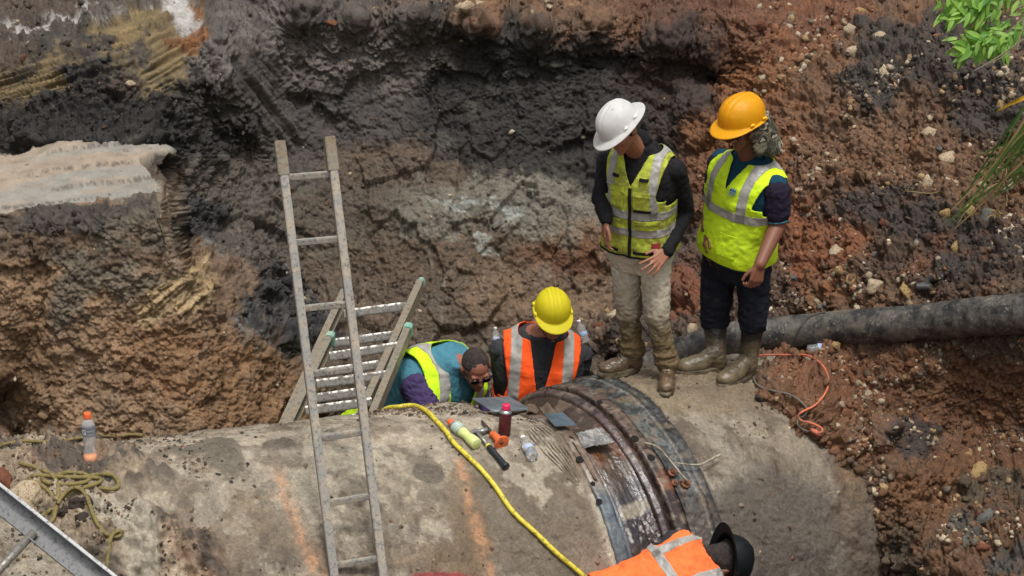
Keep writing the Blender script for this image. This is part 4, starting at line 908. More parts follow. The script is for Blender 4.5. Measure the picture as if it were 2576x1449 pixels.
def shoe(ank, fwd, up, parent, mat, shaft=.12, s=1.0, name='boot', shaft_top=None, rs=.052, label=None):
    """ank: ground point under the ankle"""
    M = rotframe(ank, fwd, up, s); X, Y, Z = Vector((1, 0, 0)), Vector((0, 1, 0)), Vector((0, 0, 1))
    P = [ell((0, -.15, .042), X * .048, Y * .062, Z * .040), ell((0, -.10, .048), X * .046, Y * .08, Z * .046), ell((0, .015, .045), X * .037, Y * .048, Z * .046), cap((0, -.065, .062), (0, -.005, .1), .042, .044)]
    P = tf(M, P)
    top = Vector(shaft_top) if shaft_top is not None else M @ Vector((0, .01, shaft))
    P.append(cap(M @ Vector((0, .005, .07)), top, .045 * s, rs))
    me = fuse(P, .006, 5, 'boot', (.0035, 22, (1, 1, 1.8), ank.x * 10)); co = vco(me)
    b = link(name, me, mat, parent)
    if label: tag(b, label)
    # sole: outline extruded
    bm = bmesh.new(); out = []
    for k in range(40):
        t = 2 * math.pi * k / 40; y = -.085 + .128 * math.cos(t) * -1; w = (.047 if y < -.06 else .047 - .010 * min(1, (y + .06) / .07)); x = w * math.sin(t) * (abs(math.sin(t)) ** -.25 if abs(math.sin(t)) > .05 else 1)
        out.append((x * 1.06, y * 1.03))
    lo = [bm.verts.new((x, y, -.006)) for x, y in out]; hi = [bm.verts.new((x, y, .024)) for x, y in out]
    bm.faces.new(lo[::-1]); bm.faces.new(hi)
    for k in range(40): bm.faces.new((lo[k], lo[(k + 1) % 40], hi[(k + 1) % 40], hi[k]))
    bmesh.ops.bevel(bm, geom=[e for e in bm.edges if abs(e.verts[0].co.z - e.verts[1].co.z) < 1e-5], offset=.003, segments=2, affect='EDGES'); bmesh.ops.recalc_face_normals(bm, faces=bm.faces)
    sm = bm_mesh(bm, 'sole'); sm.transform(M); link('sole', sm, M_sole, b)
    return b, M
def person(label, loc): return tag(empty('person', tuple(loc)), label, 'person')
def surf_d(p, d): return p
UP = Vector((0, 0, 1))
# ---- man in the white hard hat
fR, nR, _a, _b = on_pipe(1679, 962); fL = PY(1592, 938, on_pipe(1592, 958)[0].y + .12); fL.z = fR.z + .015
yW = fR.y + .02
W = person('standing worker in white hard hat, dirty lime vest, black sleeves and muddy khaki trousers', fR)
hR = PY(1648, 622, yW + .06); hL = PY(1574, 622, yW + .12); kR = PY(1652, 796, yW - .03); kL = PY(1582, 790, yW + .10)
aR = fR + Vector((0, .0, .10)); aL = fL + Vector((0, 0, .10))
pel = (hR + hL) / 2; nck = PY(1612, 372, yW - .0)
MW = frame(pel, nck, Vector((-.42, -1, -.1)))
sR = MW @ Vector((.178, .0, .455)); sL = MW @ Vector((-.172, 0, .455))
eR = PY(1724, 530, yW + .10); wR = PY(1678, 632, yW - .10); eL = PY(1512, 500, yW + .02); wL = PY(1524, 552, yW - .10)
hp = PY(1567, 329, yW - .15); MH = rotframe(hp, Vector((-.62, -.62, -.66)), Vector((-.42, -.30, .86)), 1.0)
body = leg_parts(hR, kR, aR, infl=-.012) + leg_parts(hL, kL, aL, infl=-.012) + [torso_closed(MW, .96, .96, -.006)] + arm_parts(sR, eR, wR, infl=-.006) + arm_parts(sL, eL, wL, infl=-.006)
body += [cap(MW @ Vector((0, .01, .5)), hp + Vector((.012, .03, -.03)), .062, .055)] + head_parts(MH)
body += hand_parts(wR, PY(1648, 662, yW - .17) - wR, Vector((.3, -1, .3)), Vector((-1, -.2, .6)), (.25, .3, .35, .4), .2)
body += hand_parts(wL, PY(1520, 592, yW - .10) - wL, Vector((-1, -.3, .1)), Vector((.2, -1, .1)), (.5, .55, .6, .7), .08)
link('body', fuse(body, .005, 2), M_skinW, W)
sh = [torso_closed(MW, 1.0, 1.0, .006, z0=.06, z1=.575)] + [cap(sR, eR, .064, .052), cap(eR, wR, .051, .038), cap(sL, eL, .062, .05), cap(eL, wL, .05, .037), cap(MW @ Vector((0, .012, .5)), MW @ Vector((-.006, .0, .585)), .072, .067)]
link('shirt', fuse(sh, .006, 3, 'shirt', (.007, 15, (1, 1, 1), 3.0)), M_black, W)
tr = leg_parts(hR, kR, aR, (.092, .070, .062, .056)) + leg_parts(hL, kL, aL, (.092, .070, .062, .056)) + [torso_closed(MW, 1.0, 1.0, .0, z0=-.10, z1=.09)]
for a_, k_ in ((aR, kR), (aL, kL)):
    ax = (a_ - k_).normalized()
    for q, w in ((.74, .071), (.82, .067), (.89, .073), (.96, .068)): c_ = k_.lerp(a_, q); tr.append(ell(c_, Vector((w, 0, 0)), Vector((0, w, 0)), Vector((0, 0, .017))))
tw = fuse(tr, .006, 3, 'trousers', (.008, 9, (1.4, 1, 1.6), 7.0)); wrinkle(tw, .006, 22, (1, 1, 1.3), 3.0); link('trousers', tw, M_khaki, W)
shoe(fR, Vector((-.12, -1, 0)), UP, W, M_leather, .13, 1.0); shoe(fL, Vector((-1, -.42, 0)), UP, W, M_leather, .13, 1.0)
for F_, fw in ((fR, Vector((-.12, -1, 0))), (fL, Vector((-1, -.42, 0)))):
    Ml = rotframe(F_, fw, UP)
    for k in range(5):
        y, z = -.055 - .016 * k * -1 - .045, .098 + .0 - (4 - k) * .0065; z = .083 + k * .008
        link('lace', tube([Ml @ Vector((-.028, y + .006, z - .004)), Ml @ Vector((0, y, z + .012)), Ml @ Vector((.028, y + .006, z - .004))], .0028, 6), M_trim, W)
vW, bW, kW = make_vest(MW, M_limeW, M_tape, W, .95, 1.04, .020, .018, .40, .46, .160, ((.228, .272), (.135, .175)), .112, .02, seed=2.0, wr=.012, armz=.30)
patch(bW, MW, M_limeW, vW, (.018, .10, .29, .37), .007, 'pocket'); patch(bW, MW, M_limeW, vW, (.014, .104, .36, .385), .011, 'pocket_flap')
patch(bW, MW, M_limeW, vW, (-.105, -.035, .29, .385), .007, 'pocket'); patch(bW, MW, M_limeW, vW, (-.11, -.03, .375, .40), .011, 'pocket_flap')
patch(bW, MW, M_limeW, vW, (.03, .13, .178, .224), .008, 'pocket'); patch(bW, MW, M_limeW, vW, (.025, .135, .208, .230), .013, 'pocket_flap'); patch(bW, MW, M_limeW, vW, (-.135, -.05, .178, .224), .009, 'pocket')
for bx in ((.02, .105, .275, .289), (.045, .09, .44, .456), (-.10, -.065, .44, .456), (.02, .14, .045, .061), (-.14, -.06, .045, .061)): patch(bW, MW, M_trim, vW, bx, .009, 'black_strip')
patch(bW, MW, M_trim, vW, (-.008, .008, .018, .40), .008, 'zip'); patch(bW, MW, plain('red_label', L(140, 40, 40), .7), vW, (.11, .15, .085, .11), .01, 'label')
for z_ in ((.019, .029),): patch(bW, MW, M_trim, vW, (-.19, .19, z_[0], z_[1]), .005, 'hem_binding')
link('cropped_hair', fuse([ell(MH @ Vector((0, .020, .035)), *[MH.to_3x3() @ Vector(q) for q in ((.080, 0, 0), (0, .092, 0), (0, 0, .09))])], .006, 1, 'hair'), M_hair, W)
helmet('w', rotframe(hp + MH.to_3x3() @ Vector((0, .0, .040)), Vector((-.62, -.62, -.66)), Vector((-.60, -.22, .80)), .9), 'full', None, W, True, mat=M_hatW)
# ---- man in the amber hard hat
gR, n_, _a, _b = on_pipe(1880, 950); gL = PY(1800, 935, on_pipe(1800, 950)[0].y + .1); gL.z = gR.z + .02; yY = gR.y + .03
Yp = person('standing worker in amber hard hat with camouflage neck flap and black rubber boots', gR)
hR = PY(1896, 640, yY + .03); hL = PY(1812, 640, yY + .10); kR = PY(1896, 800, yY - .02); kL = PY(1798, 800, yY + .12); aR = gR + Vector((0, 0, .1)); aL = gL + Vector((0, 0, .1))
pel = (hR + hL) / 2; nck = PY(1888, 394, yY - .03); MY = frame(pel, nck, Vector((-1.1, -1, -.05)))
sR = MY @ Vector((.185, .0, .452)); sL = MY @ Vector((-.182, 0, .45)); eR = PY(1956, 566, yY - .16); wR = PY(1912, 664, yY - .32); eL = PY(1790, 520, yY + .12); wL = PY(1778, 575, yY + .02)
hp = PY(1872, 322, yY - .13); hf = Vector((-.72, -.62, -.42)); hu = Vector((-.22, -.28, .93)); MH = rotframe(hp, hf, hu)
body = leg_parts(hR, kR, aR, infl=-.012) + leg_parts(hL, kL, aL, infl=-.012) + [torso_closed(MY, 1.02, 1.12, -.006, belly=.03)] + arm_parts(sR, eR, wR, (.062, .048, .05, .034)) + arm_parts(sL, eL, wL, (.062, .048, .05, .034))
body += [cap(MY @ Vector((0, .01, .5)), hp + Vector((.012, .03, -.03)), .066, .06)] + head_parts(MH)
body += hand_parts(wR, PY(1898, 722, yY - .34) - wR, Vector((.4, -1, .3)), Vector((-1, -.4, .0)), (1.0, 1.1, 1.15, 1.2), .03, 1.05)
body += hand_parts(wL, PY(1772, 612, yY - .0) - wL, Vector((-1, -.3, .1)), Vector((.1, -1, .1)), (.9, .9, 1.0, 1.0), .03)
link('body', fuse(body, .005, 2), M_skinY, Yp)
link('polo_shirt', fuse([torso_closed(MY, 1.03, 1.12, .004, z0=-.01, z1=.56, belly=.02), cap(sR, sR.lerp(eR, .12), .074, .07), cap(sL, sL.lerp(eL, .12), .07, .066), cap(MY @ Vector((0, .012, .5)), MY @ Vector((-.004, .0, .57)), .078, .074)], .006, 3, 'shirt', (.005, 12)), M_teal, Yp)
for s_, e_, rr in ((sR, eR, 1.0), (sL, eL, .94)):
    slv = [cap(s_.lerp(e_, .06), s_.lerp(e_, .62), .082 * rr, .076 * rr)]
    link('sleeve', fuse(slv, .006, 2, 'sleeve', (.007, 12)), M_navy2, Yp)
    link('sleeve_cuff', tube([s_.lerp(e_, .84), s_.lerp(e_, .88)], .0, 24, rad=[.064 * rr, .063 * rr]), M_tealA, Yp)
kb = .36
tr = leg_parts(hR, kR, kR.lerp(aR, .08), (.106, .082, .084, .082), calf=False) + leg_parts(hL, kL, kL.lerp(aL, .02), (.106, .084, .086, .086), calf=False) + [torso_closed(MY, 1.04, 1.12, .002, z0=-.10, z1=.06, belly=.01)]
link('trousers', fuse(tr, .006, 3, 'trousers', (.012, 8, (1, 1, 1.8), 17.0)), M_navy, Yp)
shoe(gR, Vector((-.9, -.8, 0)), UP, Yp, M_rub, .2, 1.12, 'rubber_boot', kR.lerp(aR, .12), .066); shoe(gL, Vector((-1, -.28, 0)), UP, Yp, M_rub, .2, 1.12, 'rubber_boot', kL.lerp(aL, .0), .076)
vY, bY, kY = make_vest(MY, M_limeY, M_tape, Yp, 1.05, 1.12, .020, .015, .405, .36, .176, ((.268, .315),), .108, .024, seed=12.0, wr=.010, belly=.02, flare=.0, armz=.32)
patch(bY, MY, M_limeY, vY, (.02, .12, .07, .19), .005, 'pocket', .002); patch(bY, MY, M_limeY, vY, (.02, .085, .33, .39), .005, 'pocket', .002)
M_logo = plain('blue_print', L(36, 88, 150), .7)
def tri_mesh(pts, th=.0):
    bm = bmesh.new()
    for poly in pts: bm.faces.new([bm.verts.new(p) for p in poly])
    return bm_mesh(bm, 'print')
def on_chest(M, dx, wx, x, z, infl=.034):
    V, F = torso_grid(wx, dx, infl, 150, 130, -.085, .545, .01, .03); k = np.argmin((V[:, 0] - x) ** 2 + (V[:, 2] - z) ** 2 + (V[:, 1] > 0) * 9); return Vector(V[k].tolist())
def chest_flat(M, dx, wx, x, z, infl=.034):
    o = on_chest(M, dx, wx, x, z, infl); ax = (on_chest(M, dx, wx, x + .03, z, infl) - o).normalized(); up = (on_chest(M, dx, wx, x, z + .03, infl) - o).normalized(); n = ax.cross(up); return o, ax, n.cross(ax) * -1 if False else up, n
o_, ax_, up_, n_ = chest_flat(MY, 1.12, 1.05, .065, .43)
def cp(x, z): return MY @ (o_ + ax_ * x + up_ * z + n_ * .004)
lm = tri_mesh([[cp(-.02 + i * .0125 - .008, -.006), cp(-.02 + i * .0125 + .008, -.006), cp(-.02 + i * .0125, .016 + (.005 if i == 1 else 0))] for i in range(4) if i < 4][:3] + [[cp(-.026, -.010 - j * .007), cp(.016, -.010 - j * .007), cp(.016 - .004 * j, -.013 - j * .007), cp(-.024, -.013 - j * .007)] for j in range(3)])
link('mountain_logo', lm, M_logo, vY, smooth=False)
# glasses hanging in the neck opening
hx = helmet('y', rotframe(hp + MH.to_3x3() @ Vector((0, 0, .050)), Vector((-.72, -.6, -.36)), Vector((-.16, -.20, .96)), 1.0), 'peak', None, Yp, True, mat=M_hatO)
t_ = NT('camouflage_cloth'); v_ = t_.noise(9, 2, .5, dist=.8); t_.set(color=t_.ramp(v_, [(0, L(58, 58, 48)), (.42, L(104, 98, 78)), (.49, L(40, 38, 32)), (.56, L(150, 142, 122)), (.62, L(78, 78, 62))], 'CONSTANT'), rough=.9); t_.bump(t_.noise(18, 4, .6), .5, .01); M_camo = t_.m
X3, Y3, Z3 = [MH.to_3x3() @ Vector(q) for q in ((1, 0, 0), (0, 1, 0), (0, 0, 1))]
H = lambda x, y, z: MH @ Vector((x, y, z))
fl = [cap(H(.084, .0, .04), H(.10, -.005, -.10), .05, .05, X3, .4), cap(H(.084, .06, .04), H(.11, .07, -.13), .05, .065, X3, .45), cap(H(.03, .12, .03), H(.045, .14, -.16), .055, .07, Y3, .5), cap(H(-.04, .11, .03), H(-.045, .12, -.12), .05, .055, Y3, .5), cap(H(-.08, .05, .03), H(-.085, .05, -.08), .036, .042, X3, .5), cap(H(.065, .07, -.02), H(.06, .09, -.125), .03, .02)]
link('neck_flap', fuse(fl, .006, 3, 'flap', (.009, 14)), M_camo, Yp)
link('cap_bill', fuse([cap(H(-.05, -.10, .032), H(.05, -.10, .032), .03, .03, Z3, .22), cap(H(-.035, -.135, .018), H(.035, -.135, .018), .035, .035, Z3, .18)], .005, 3, 'bill'), M_camo, Yp)
def glasses(H, X3, parent, open_=True):
    for s in (-1, 1):
        link('lens', fuse([ell(H(s * .034, -.098, .017), X3[0] * .029, X3[1] * .007, X3[2] * .020)], .004, 1, 'lens'), M_lens, parent)
        link('temple_arm', tube([H(s * .06, -.092, .022), H(s * .08, -.05, .024), H(s * .083, .01, .024)], .0026, 6), M_lens, parent)
    link('bridge', tube([H(-.012, -.104, .022), H(.012, -.104, .022)], .003, 6), M_lens, parent)
glasses(H, (X3, Y3, Z3), Yp)
# ---- man in the orange vest and lemon hat behind the pipe
O = person('worker in a lemon yellow hard hat and orange vest over charcoal sleeves, behind the pipe', PY(1360, 1010, 13.0))
yO = 12.92; pel = PY(1338, 1112, yO + .08); nck = PY(1366, 836, yO - .02); MO = frame(pel, nck, Vector((.02, -1, -.1)))
sR = MO @ Vector((.178, 0, .452)); sL = MO @ Vector((-.178, 0, .452)); eR = PY(1458, 960, yO + .04); eL = PY(1262, 955, yO + .04); wR = PY(1440, 1070, yO - .12); wL = PY(1275, 1075, yO - .14)
hp = PY(1388, 806, yO - .11); hf = Vector((.16, -.93, -.3)); hu = Vector((.08, -.30, .95)); MH = rotframe(hp, hf, hu)
kk = [pel + Vector((s * .1, -.02, -.48)) for s in (-1, 1)]; ff = [pel + Vector((s * .11, .02, -.92)) for s in (-1, 1)]
body = [torso_closed(MO, .98, .98, -.006)] + arm_parts(sR, eR, wR) + arm_parts(sL, eL, wL) + [cap(MO @ Vector((0, .01, .5)), hp + Vector((0, .05, -.03)), .062, .056)] + head_parts(MH)
for i, s in enumerate((-1, 1)): body += leg_parts(pel + Vector((s * .09, 0, 0)), kk[i], ff[i], infl=-.012)
body += hand_parts(wR, Vector((-.2, -.6, -.5)), Vector((0, -.4, 1)), Vector((-1, 0, 0)), s=1) + hand_parts(wL, Vector((.2, -.6, -.5)), Vector((0, -.4, 1)), Vector((1, 0, 0)), s=1)
link('body', fuse(body, .005, 2), M_skinA, O)
link('shirt', fuse([torso_closed(MO, 1.0, 1.0, .008, z0=-.08, z1=.55), cap(sR, eR, .066, .052), cap(eR, wR.lerp(eR, .1), .051, .04), cap(sL, eL, .066, .052), cap(eL, wL.lerp(eL, .1), .051, .04)], .006, 3, 'shirt', (.008, 13, (1, 1, 1), 31.0)), M_char, O)
link('trousers', fuse(leg_parts(pel + Vector((-.09, 0, 0)), kk[0], ff[0], (.1, .075, .073, .06)) + leg_parts(pel + Vector((.09, 0, 0)), kk[1], ff[1], (.1, .075, .073, .06)) + [torso_closed(MO, 1.02, 1.02, .0, z0=-.1, z1=.05)], .009, 3, 'trousers', (.01, 8)), M_navy, O)
for f_ in ff: shoe(f_ + Vector((0, 0, -.1)), Vector((0, -1, 0)), UP, O, M_leather)
vO, bO, kO = make_vest(MO, M_orange, M_tape, O, 1.0, 1.08, .024, .07, .27, .20, .165, ((.19, .245),), .112, .023, seed=22.0, wr=.012, armz=.26)
patch(bO, MO, M_trim, vO, (-.004, .004, .07, .26), .004, 'zip', .001)
link('cropped_hair', fuse([ell(MH @ Vector((0, .020, .035)), *[MH.to_3x3() @ Vector(q) for q in ((.080, 0, 0), (0, .092, 0), (0, 0, .09))])], .006, 1, 'hair'), M_hair, O)
helmet('o', rotframe(hp + MH.to_3x3() @ Vector((0, .01, .066)), hf, (hu + Vector((0, -.12, 0))).normalized(), .92), 'peak', None, O, True, mat=M_hatY)
H = lambda x, y, z: MH @ Vector((x, y, z)); AX = [MH.to_3x3() @ Vector(q) for q in ((1, 0, 0), (0, 1, 0), (0, 0, 1))]
glasses(H, AX, O)
link('beard', fuse([ell(H(0, -.06, -.083), AX[0] * .035, AX[1] * .034, AX[2] * .024), cap(H(-.045, -.03, -.055), H(-.02, -.062, -.08), .012, .014), cap(H(.045, -.03, -.055), H(.02, -.062, -.08), .012, .014)], .005, 2, 'beard'), M_hair, O)
# ---- bareheaded man bending behind the pipe
A = person('bareheaded worker with cropped hair and sunglasses bending low behind the pipe in a lime vest', PY(1100, 1010, 12.9))
yA = 12.78; pel = PY(985, 1112, yA + .2); nck = PY(1148, 906, yA - .04); MA = frame(pel, nck, Vector((.62, -.8, -.55)))
sN = MA @ Vector((-.172, 0, .44)); sF = MA @ Vector((.172, 0, .44)); eN = PY(1086, 1056, yA - .34); wN = PY(1150, 1110, yA - .3); eF = PY(1215, 1040, yA + .05); wF = PY(1215, 1100, yA - .1)
hp = PY(1196, 931, yA - .12); hf = Vector((.30, -.80, -.52)); hu = Vector((.10, -.50, .86)); MH = rotframe(hp, hf, hu, 1.04)
kk = [pel + Vector((s * .1, -.05, -.42)) for s in (-1, 1)]; ff = [pel + Vector((s * .12, .08, -.80)) for s in (-1, 1)]
body = [torso_closed(MA, 1.05, 1.05, -.006), cap(sN, sF, .05, .05)] + arm_parts(sN, eN, wN) + arm_parts(sF, eF, wF) + [cap(MA @ Vector((0, .01, .5)), hp + Vector((0, .05, -.02)), .068, .062), cap(MA @ Vector((0, 0, .54)), hp, .058, .056)] + head_parts(MH)
for i, s in enumerate((-1, 1)): body += leg_parts(pel + Vector((s * .09, 0, 0)), kk[i], ff[i], infl=-.012)
body += hand_parts(wN, Vector((.5, -.3, -.5)), Vector((0, -.4, 1)), Vector((.5, 0, .5))) + hand_parts(wF, Vector((.1, -.6, -.5)), Vector((0, -.4, 1)), Vector((-1, 0, 0)))
link('body', fuse(body, .005, 2), M_skinA, A)
link('polo_shirt', fuse([torso_closed(MA, 1.1, 1.1, .008, z0=-.08, z1=.575), cap(sN, sN.lerp(eN, .25), .082, .076), cap(sF, sF.lerp(eF, .25), .074, .066), cap(sN, MA @ Vector((-.05, 0, .42)), .07, .08)], .006, 3, 'shirt', (.006, 12)), M_tealA, A)
link('sleeve', fuse([cap(sN.lerp(eN, .2), eN, .098, .076), cap(eN, wN, .064, .045)], .006, 3, 'sleeve', (.012, 13, (1, 1, 2.0), 5.0)), M_purple, A); link('sleeve', fuse([cap(sF.lerp(eF, .3), eF, .07, .056), cap(eF, wF, .056, .045)], .006, 3, 'sleeve', (.01, 13)), M_purple, A)
link('trousers', fuse(leg_parts(pel + Vector((-.09, 0, 0)), kk[0], ff[0], (.1, .075, .073, .06)) + leg_parts(pel + Vector((.09, 0, 0)), kk[1], ff[1], (.1, .075, .073, .06)), .009, 3, 'trousers', (.01, 8)), M_navy, A)
for f_ in ff: shoe(f_ + Vector((0, 0, -.1)), Vector((.2, -1, 0)), UP, A, M_leather)
M_limeA = fabric('lime_fabric', L(200, 240, 40), L(170, 200, 60), .25, 6)
vA, bA, kA = make_vest(MA, M_limeA, M_tape, A, 1.12, 1.14, .026, -.12, .20, .24, .150, ((.14, .19),), .10, .024, seed=42.0, wr=.012, flare=.05, armz=.22)
H = lambda x, y, z: MH @ Vector((x, y, z)); AX = [MH.to_3x3() @ Vector(q) for q in ((1, 0, 0), (0, 1, 0), (0, 0, 1))]
hair = fuse([ell(H(0, .014, .050), AX[0] * .080, AX[1] * .096, AX[2] * .088)], .005, 1, 'hair'); MHi = MH.inverted()
bm = bmesh.new(); bm.from_mesh(hair); bmesh.ops.delete(bm, geom=[f for f in bm.faces if (lambda q: q.z < .055 - .03 * (q.y > 0) - .5 * max(0, q.y) or (q.y < -.062 and q.z < .088))(MHi @ f.calc_center_median())], context='FACES'); bm.to_mesh(hair); bm.free()
link('cropped_hair', hair, M_hair, A); glasses(H, AX, A)
# ---- man bending at the bottom edge
yB = on_pipe(1620, 1446)[0].y - .26
B = person('worker in black hard hat and orange vest bent double in front of the coupling', PY(1640, 1440, yB))
pel = PY(1536, 1552, yB - .04); nck = PY(1790, 1412, yB + .14); MB_ = frame(pel, nck, Vector((.10, .62, -.78)))
sN = MB_ @ Vector((.172, 0, .445)); sF = MB_ @ Vector((-.172, 0, .445))
pp = [MB_ @ Vector((.172, 0, .445)), MB_ @ Vector((-.172, 0, .445))]; near = min(pp, key=lambda q: q.z); far = max(pp, key=lambda q: q.z)
eN = near + Vector((.06, .06, -.27)); wN = eN + Vector((.02, .22, -.06)); eF = far + Vector((.14, .18, -.20)); wF = eF + Vector((-.02, .16, -.14))
hp = PY(1806, 1412, yB + .10); hf = Vector((.25, .45, -.9)); hu = Vector((.92, .26, -.12)); MH = rotframe(hp, hf, hu)
kk = [pel + Vector((-.05, -.08 + s * .09, -.42)) for s in (-1, 1)]; ff = [pel + Vector((-.02, .02 + s * .1, -.84)) for s in (-1, 1)]
body = [torso_closed(MB_, .98, .98, -.006)] + arm_parts(near, eN, wN) + arm_parts(far, eF, wF) + [cap(MB_ @ Vector((0, .01, .5)), hp, .062, .058)] + head_parts(MH)
for i, s in enumerate((-1, 1)): body += leg_parts(pel + Vector((0, s * .09, 0)), kk[i], ff[i], infl=-.012)
body += hand_parts(wN, Vector((.2, .8, -.2)), Vector((0, .2, 1)), Vector((0, .2, 1))) + hand_parts(wF, Vector((-.1, .8, -.4)), Vector((0, .2, 1)), Vector((-1, 0, 0)))
link('body', fuse(body, .005, 2), M_skinY, B)
link('shirt', fuse([torso_closed(MB_, 1.0, 1.0, .008, z0=-.02, z1=.55), cap(near, eN, .068, .054), cap(eN, wN, .052, .04), cap(far, eF, .068, .054), cap(eF, wF, .052, .04), cap(MB_ @ Vector((0, .0, .48)), hp.lerp(nck, .35), .08, .078)], .006, 3, 'shirt', (.007, 12)), M_char, B)
link('jeans', fuse([torso_closed(MB_, 1.04, 1.04, .006, z0=-.10, z1=.03)] + leg_parts(pel + Vector((0, -.09, 0)), kk[0], ff[0], (.105, .08, .078, .064)) + leg_parts(pel + Vector((0, .09, 0)), kk[1], ff[1], (.105, .08, .078, .064)), .007, 3, 'jeans', (.008, 9)), M_jean, B)
for f_ in ff: shoe(f_ + Vector((0, 0, -.1)), Vector((.3, 1, 0)), UP, B, M_leather)
vB, bB, kB = make_vest(MB_, M_orangeB, M_tape, B, 1.02, 1.1, .026, .0, .2, .36, .165, ((.30, .345),), .105, .022, seed=52.0, wr=.022, flare=.015, armz=.30)
link('cropped_hair', fuse([ell(MH @ Vector((0, .022, .03)), *[MH.to_3x3() @ Vector(q) for q in ((.081, 0, 0), (0, .094, 0), (0, 0, .094))]), ell(MH @ Vector((0, .05, -.03)), *[MH.to_3x3() @ Vector(q) for q in ((.06, 0, 0), (0, .055, 0), (0, 0, .05))])], .006, 1, 'hair'), M_hair, B)
helmet('b', rotframe(hp + MH.to_3x3() @ Vector((0, 0, .020)), hf, hu, 1.1), 'full', None, B, True, mat=M_hatK, stripes=True)
link('suspension_band', tube([rotframe(hp + MH.to_3x3() @ Vector((0, 0, .04)), hf, hu) @ Vector((.098 * math.cos(a), .118 * math.sin(a), 0)) for a in [2 * math.pi * k / 32 for k in range(33)]], .006, 6, False), M_trim, B)
# ------------------------------------------------------------------ things lying and standing in the pit
bpy.context.view_layer.update()
OSEC = [o for o in main.children]
for o in OSEC: o.matrix_world                                # identity after the parent inverse
def hit(u, v, objs=None, lift=0.0):
    x, y, z = ray(u, v); D = Vector((float(x), float(y), float(z))).normalized(); best = None
    for o in (objs or OSEC + [bank]):
        mi = o.matrix_world.inverted(); ok, p, n, i = o.ray_cast(mi @ Vector((0, 0, CAM_Z)), mi.to_3x3() @ D)
        if ok:
            p = o.matrix_world @ p; t = (p - Vector((0, 0, CAM_Z))).length
            if best is None or t < best[0]: best = (t, p, n)
    if best is None: return None
    n = best[2]; n = -n if n.dot(D) > 0 else n
    return best[1] + n * lift, n
def hp_(u, v, lift=0.0, objs=None):
    for k in range(40):
        h_ = hit(u, v + k * 3, objs, lift)
        if h_ is not None: return h_[0]
    return PY(u, v, 11.5)
def mpp(p): return proj(np.array(p))[2] / FPX               # metres per photograph pixel at p
def xmesh(prof, a, b, X, name='beam', bev=0.0):
    """extrude a closed 2-D profile (x along X, y along Y) from a to b"""
    a, b, X = Vector(a), Vector(b), Vector(X); Z = (b - a).normalized(); X = (X - Z * X.dot(Z)).normalized(); Y = Z.cross(X); bm = bmesh.new()
    A = [bm.verts.new(a + X * x + Y * y) for x, y in prof]; B_ = [bm.verts.new(b + X * x + Y * y) for x, y in prof]
    bm.faces.new(A[::-1]); bm.faces.new(B_); n = len(prof)
    for k in range(n): bm.faces.new((A[k], A[(k + 1) % n], B_[(k + 1) % n], B_[k]))
    bmesh.ops.recalc_face_normals(bm, faces=bm.faces)
    if bev: bmesh.ops.bevel(bm, geom=bm.edges[:], offset=bev, segments=2, affect='EDGES', clamp_overlap=True)
    return bm_mesh(bm, name)
def rect(w, h): return [(-w / 2, -h / 2), (w / 2, -h / 2), (w / 2, h / 2), (-w / 2, h / 2)]
def chan(w, h, t): return [(-w / 2, -h / 2), (w / 2, -h / 2), (w / 2, -h / 2 + t), (-w / 2 + t, -h / 2 + t), (-w / 2 + t, h / 2 - t), (w / 2, h / 2 - t), (w / 2, h / 2), (-w / 2, h / 2)]
def muddy_metal(name, col, mud, amt=.55, rough=.35, metal=.6, sc=14):
    t = NT(name); n = t.noise(sc, 9, .75); n2 = t.noise(60, 5, .7); m = t.ramp(n, [(.66 - amt * .35, 0.0), (.76 - amt * .25, 1.0)]); dk = t.ramp(n2, [(.52, 0.0), (.64, .7)])
    c = t.mix(m, col, mud); c = t.mix(dk, c, L(64, 68, 74)); t.set(color=c, rough=t.ramp(m, [(0, rough), (1, .85)]), metal=t.math('MULTIPLY', t.math('SUBTRACT', 1.0, m), metal)); t.bump(n2, .25, .004); return t.m
M_lad = muddy_metal('muddy_grey_ladder_metal', L(150, 148, 142), L(172, 158, 138), .6, .5, .2); M_lad2 = muddy_metal('tan_dusty_rail', L(140, 132, 116), L(128, 112, 88), .6, .45, .3, 9); M_rung = muddy_metal('scuffed_aluminium', L(138, 135, 128), L(108, 97, 82), .55, .35, .4, 30)
M_green = plain('green_plastic_cap', L(112, 168, 148), .5, L(150, 158, 140), 14, .5); M_alu = muddy_metal('bright_aluminium', L(206, 206, 204), L(140, 128, 112), .25, .3, .7, 24)
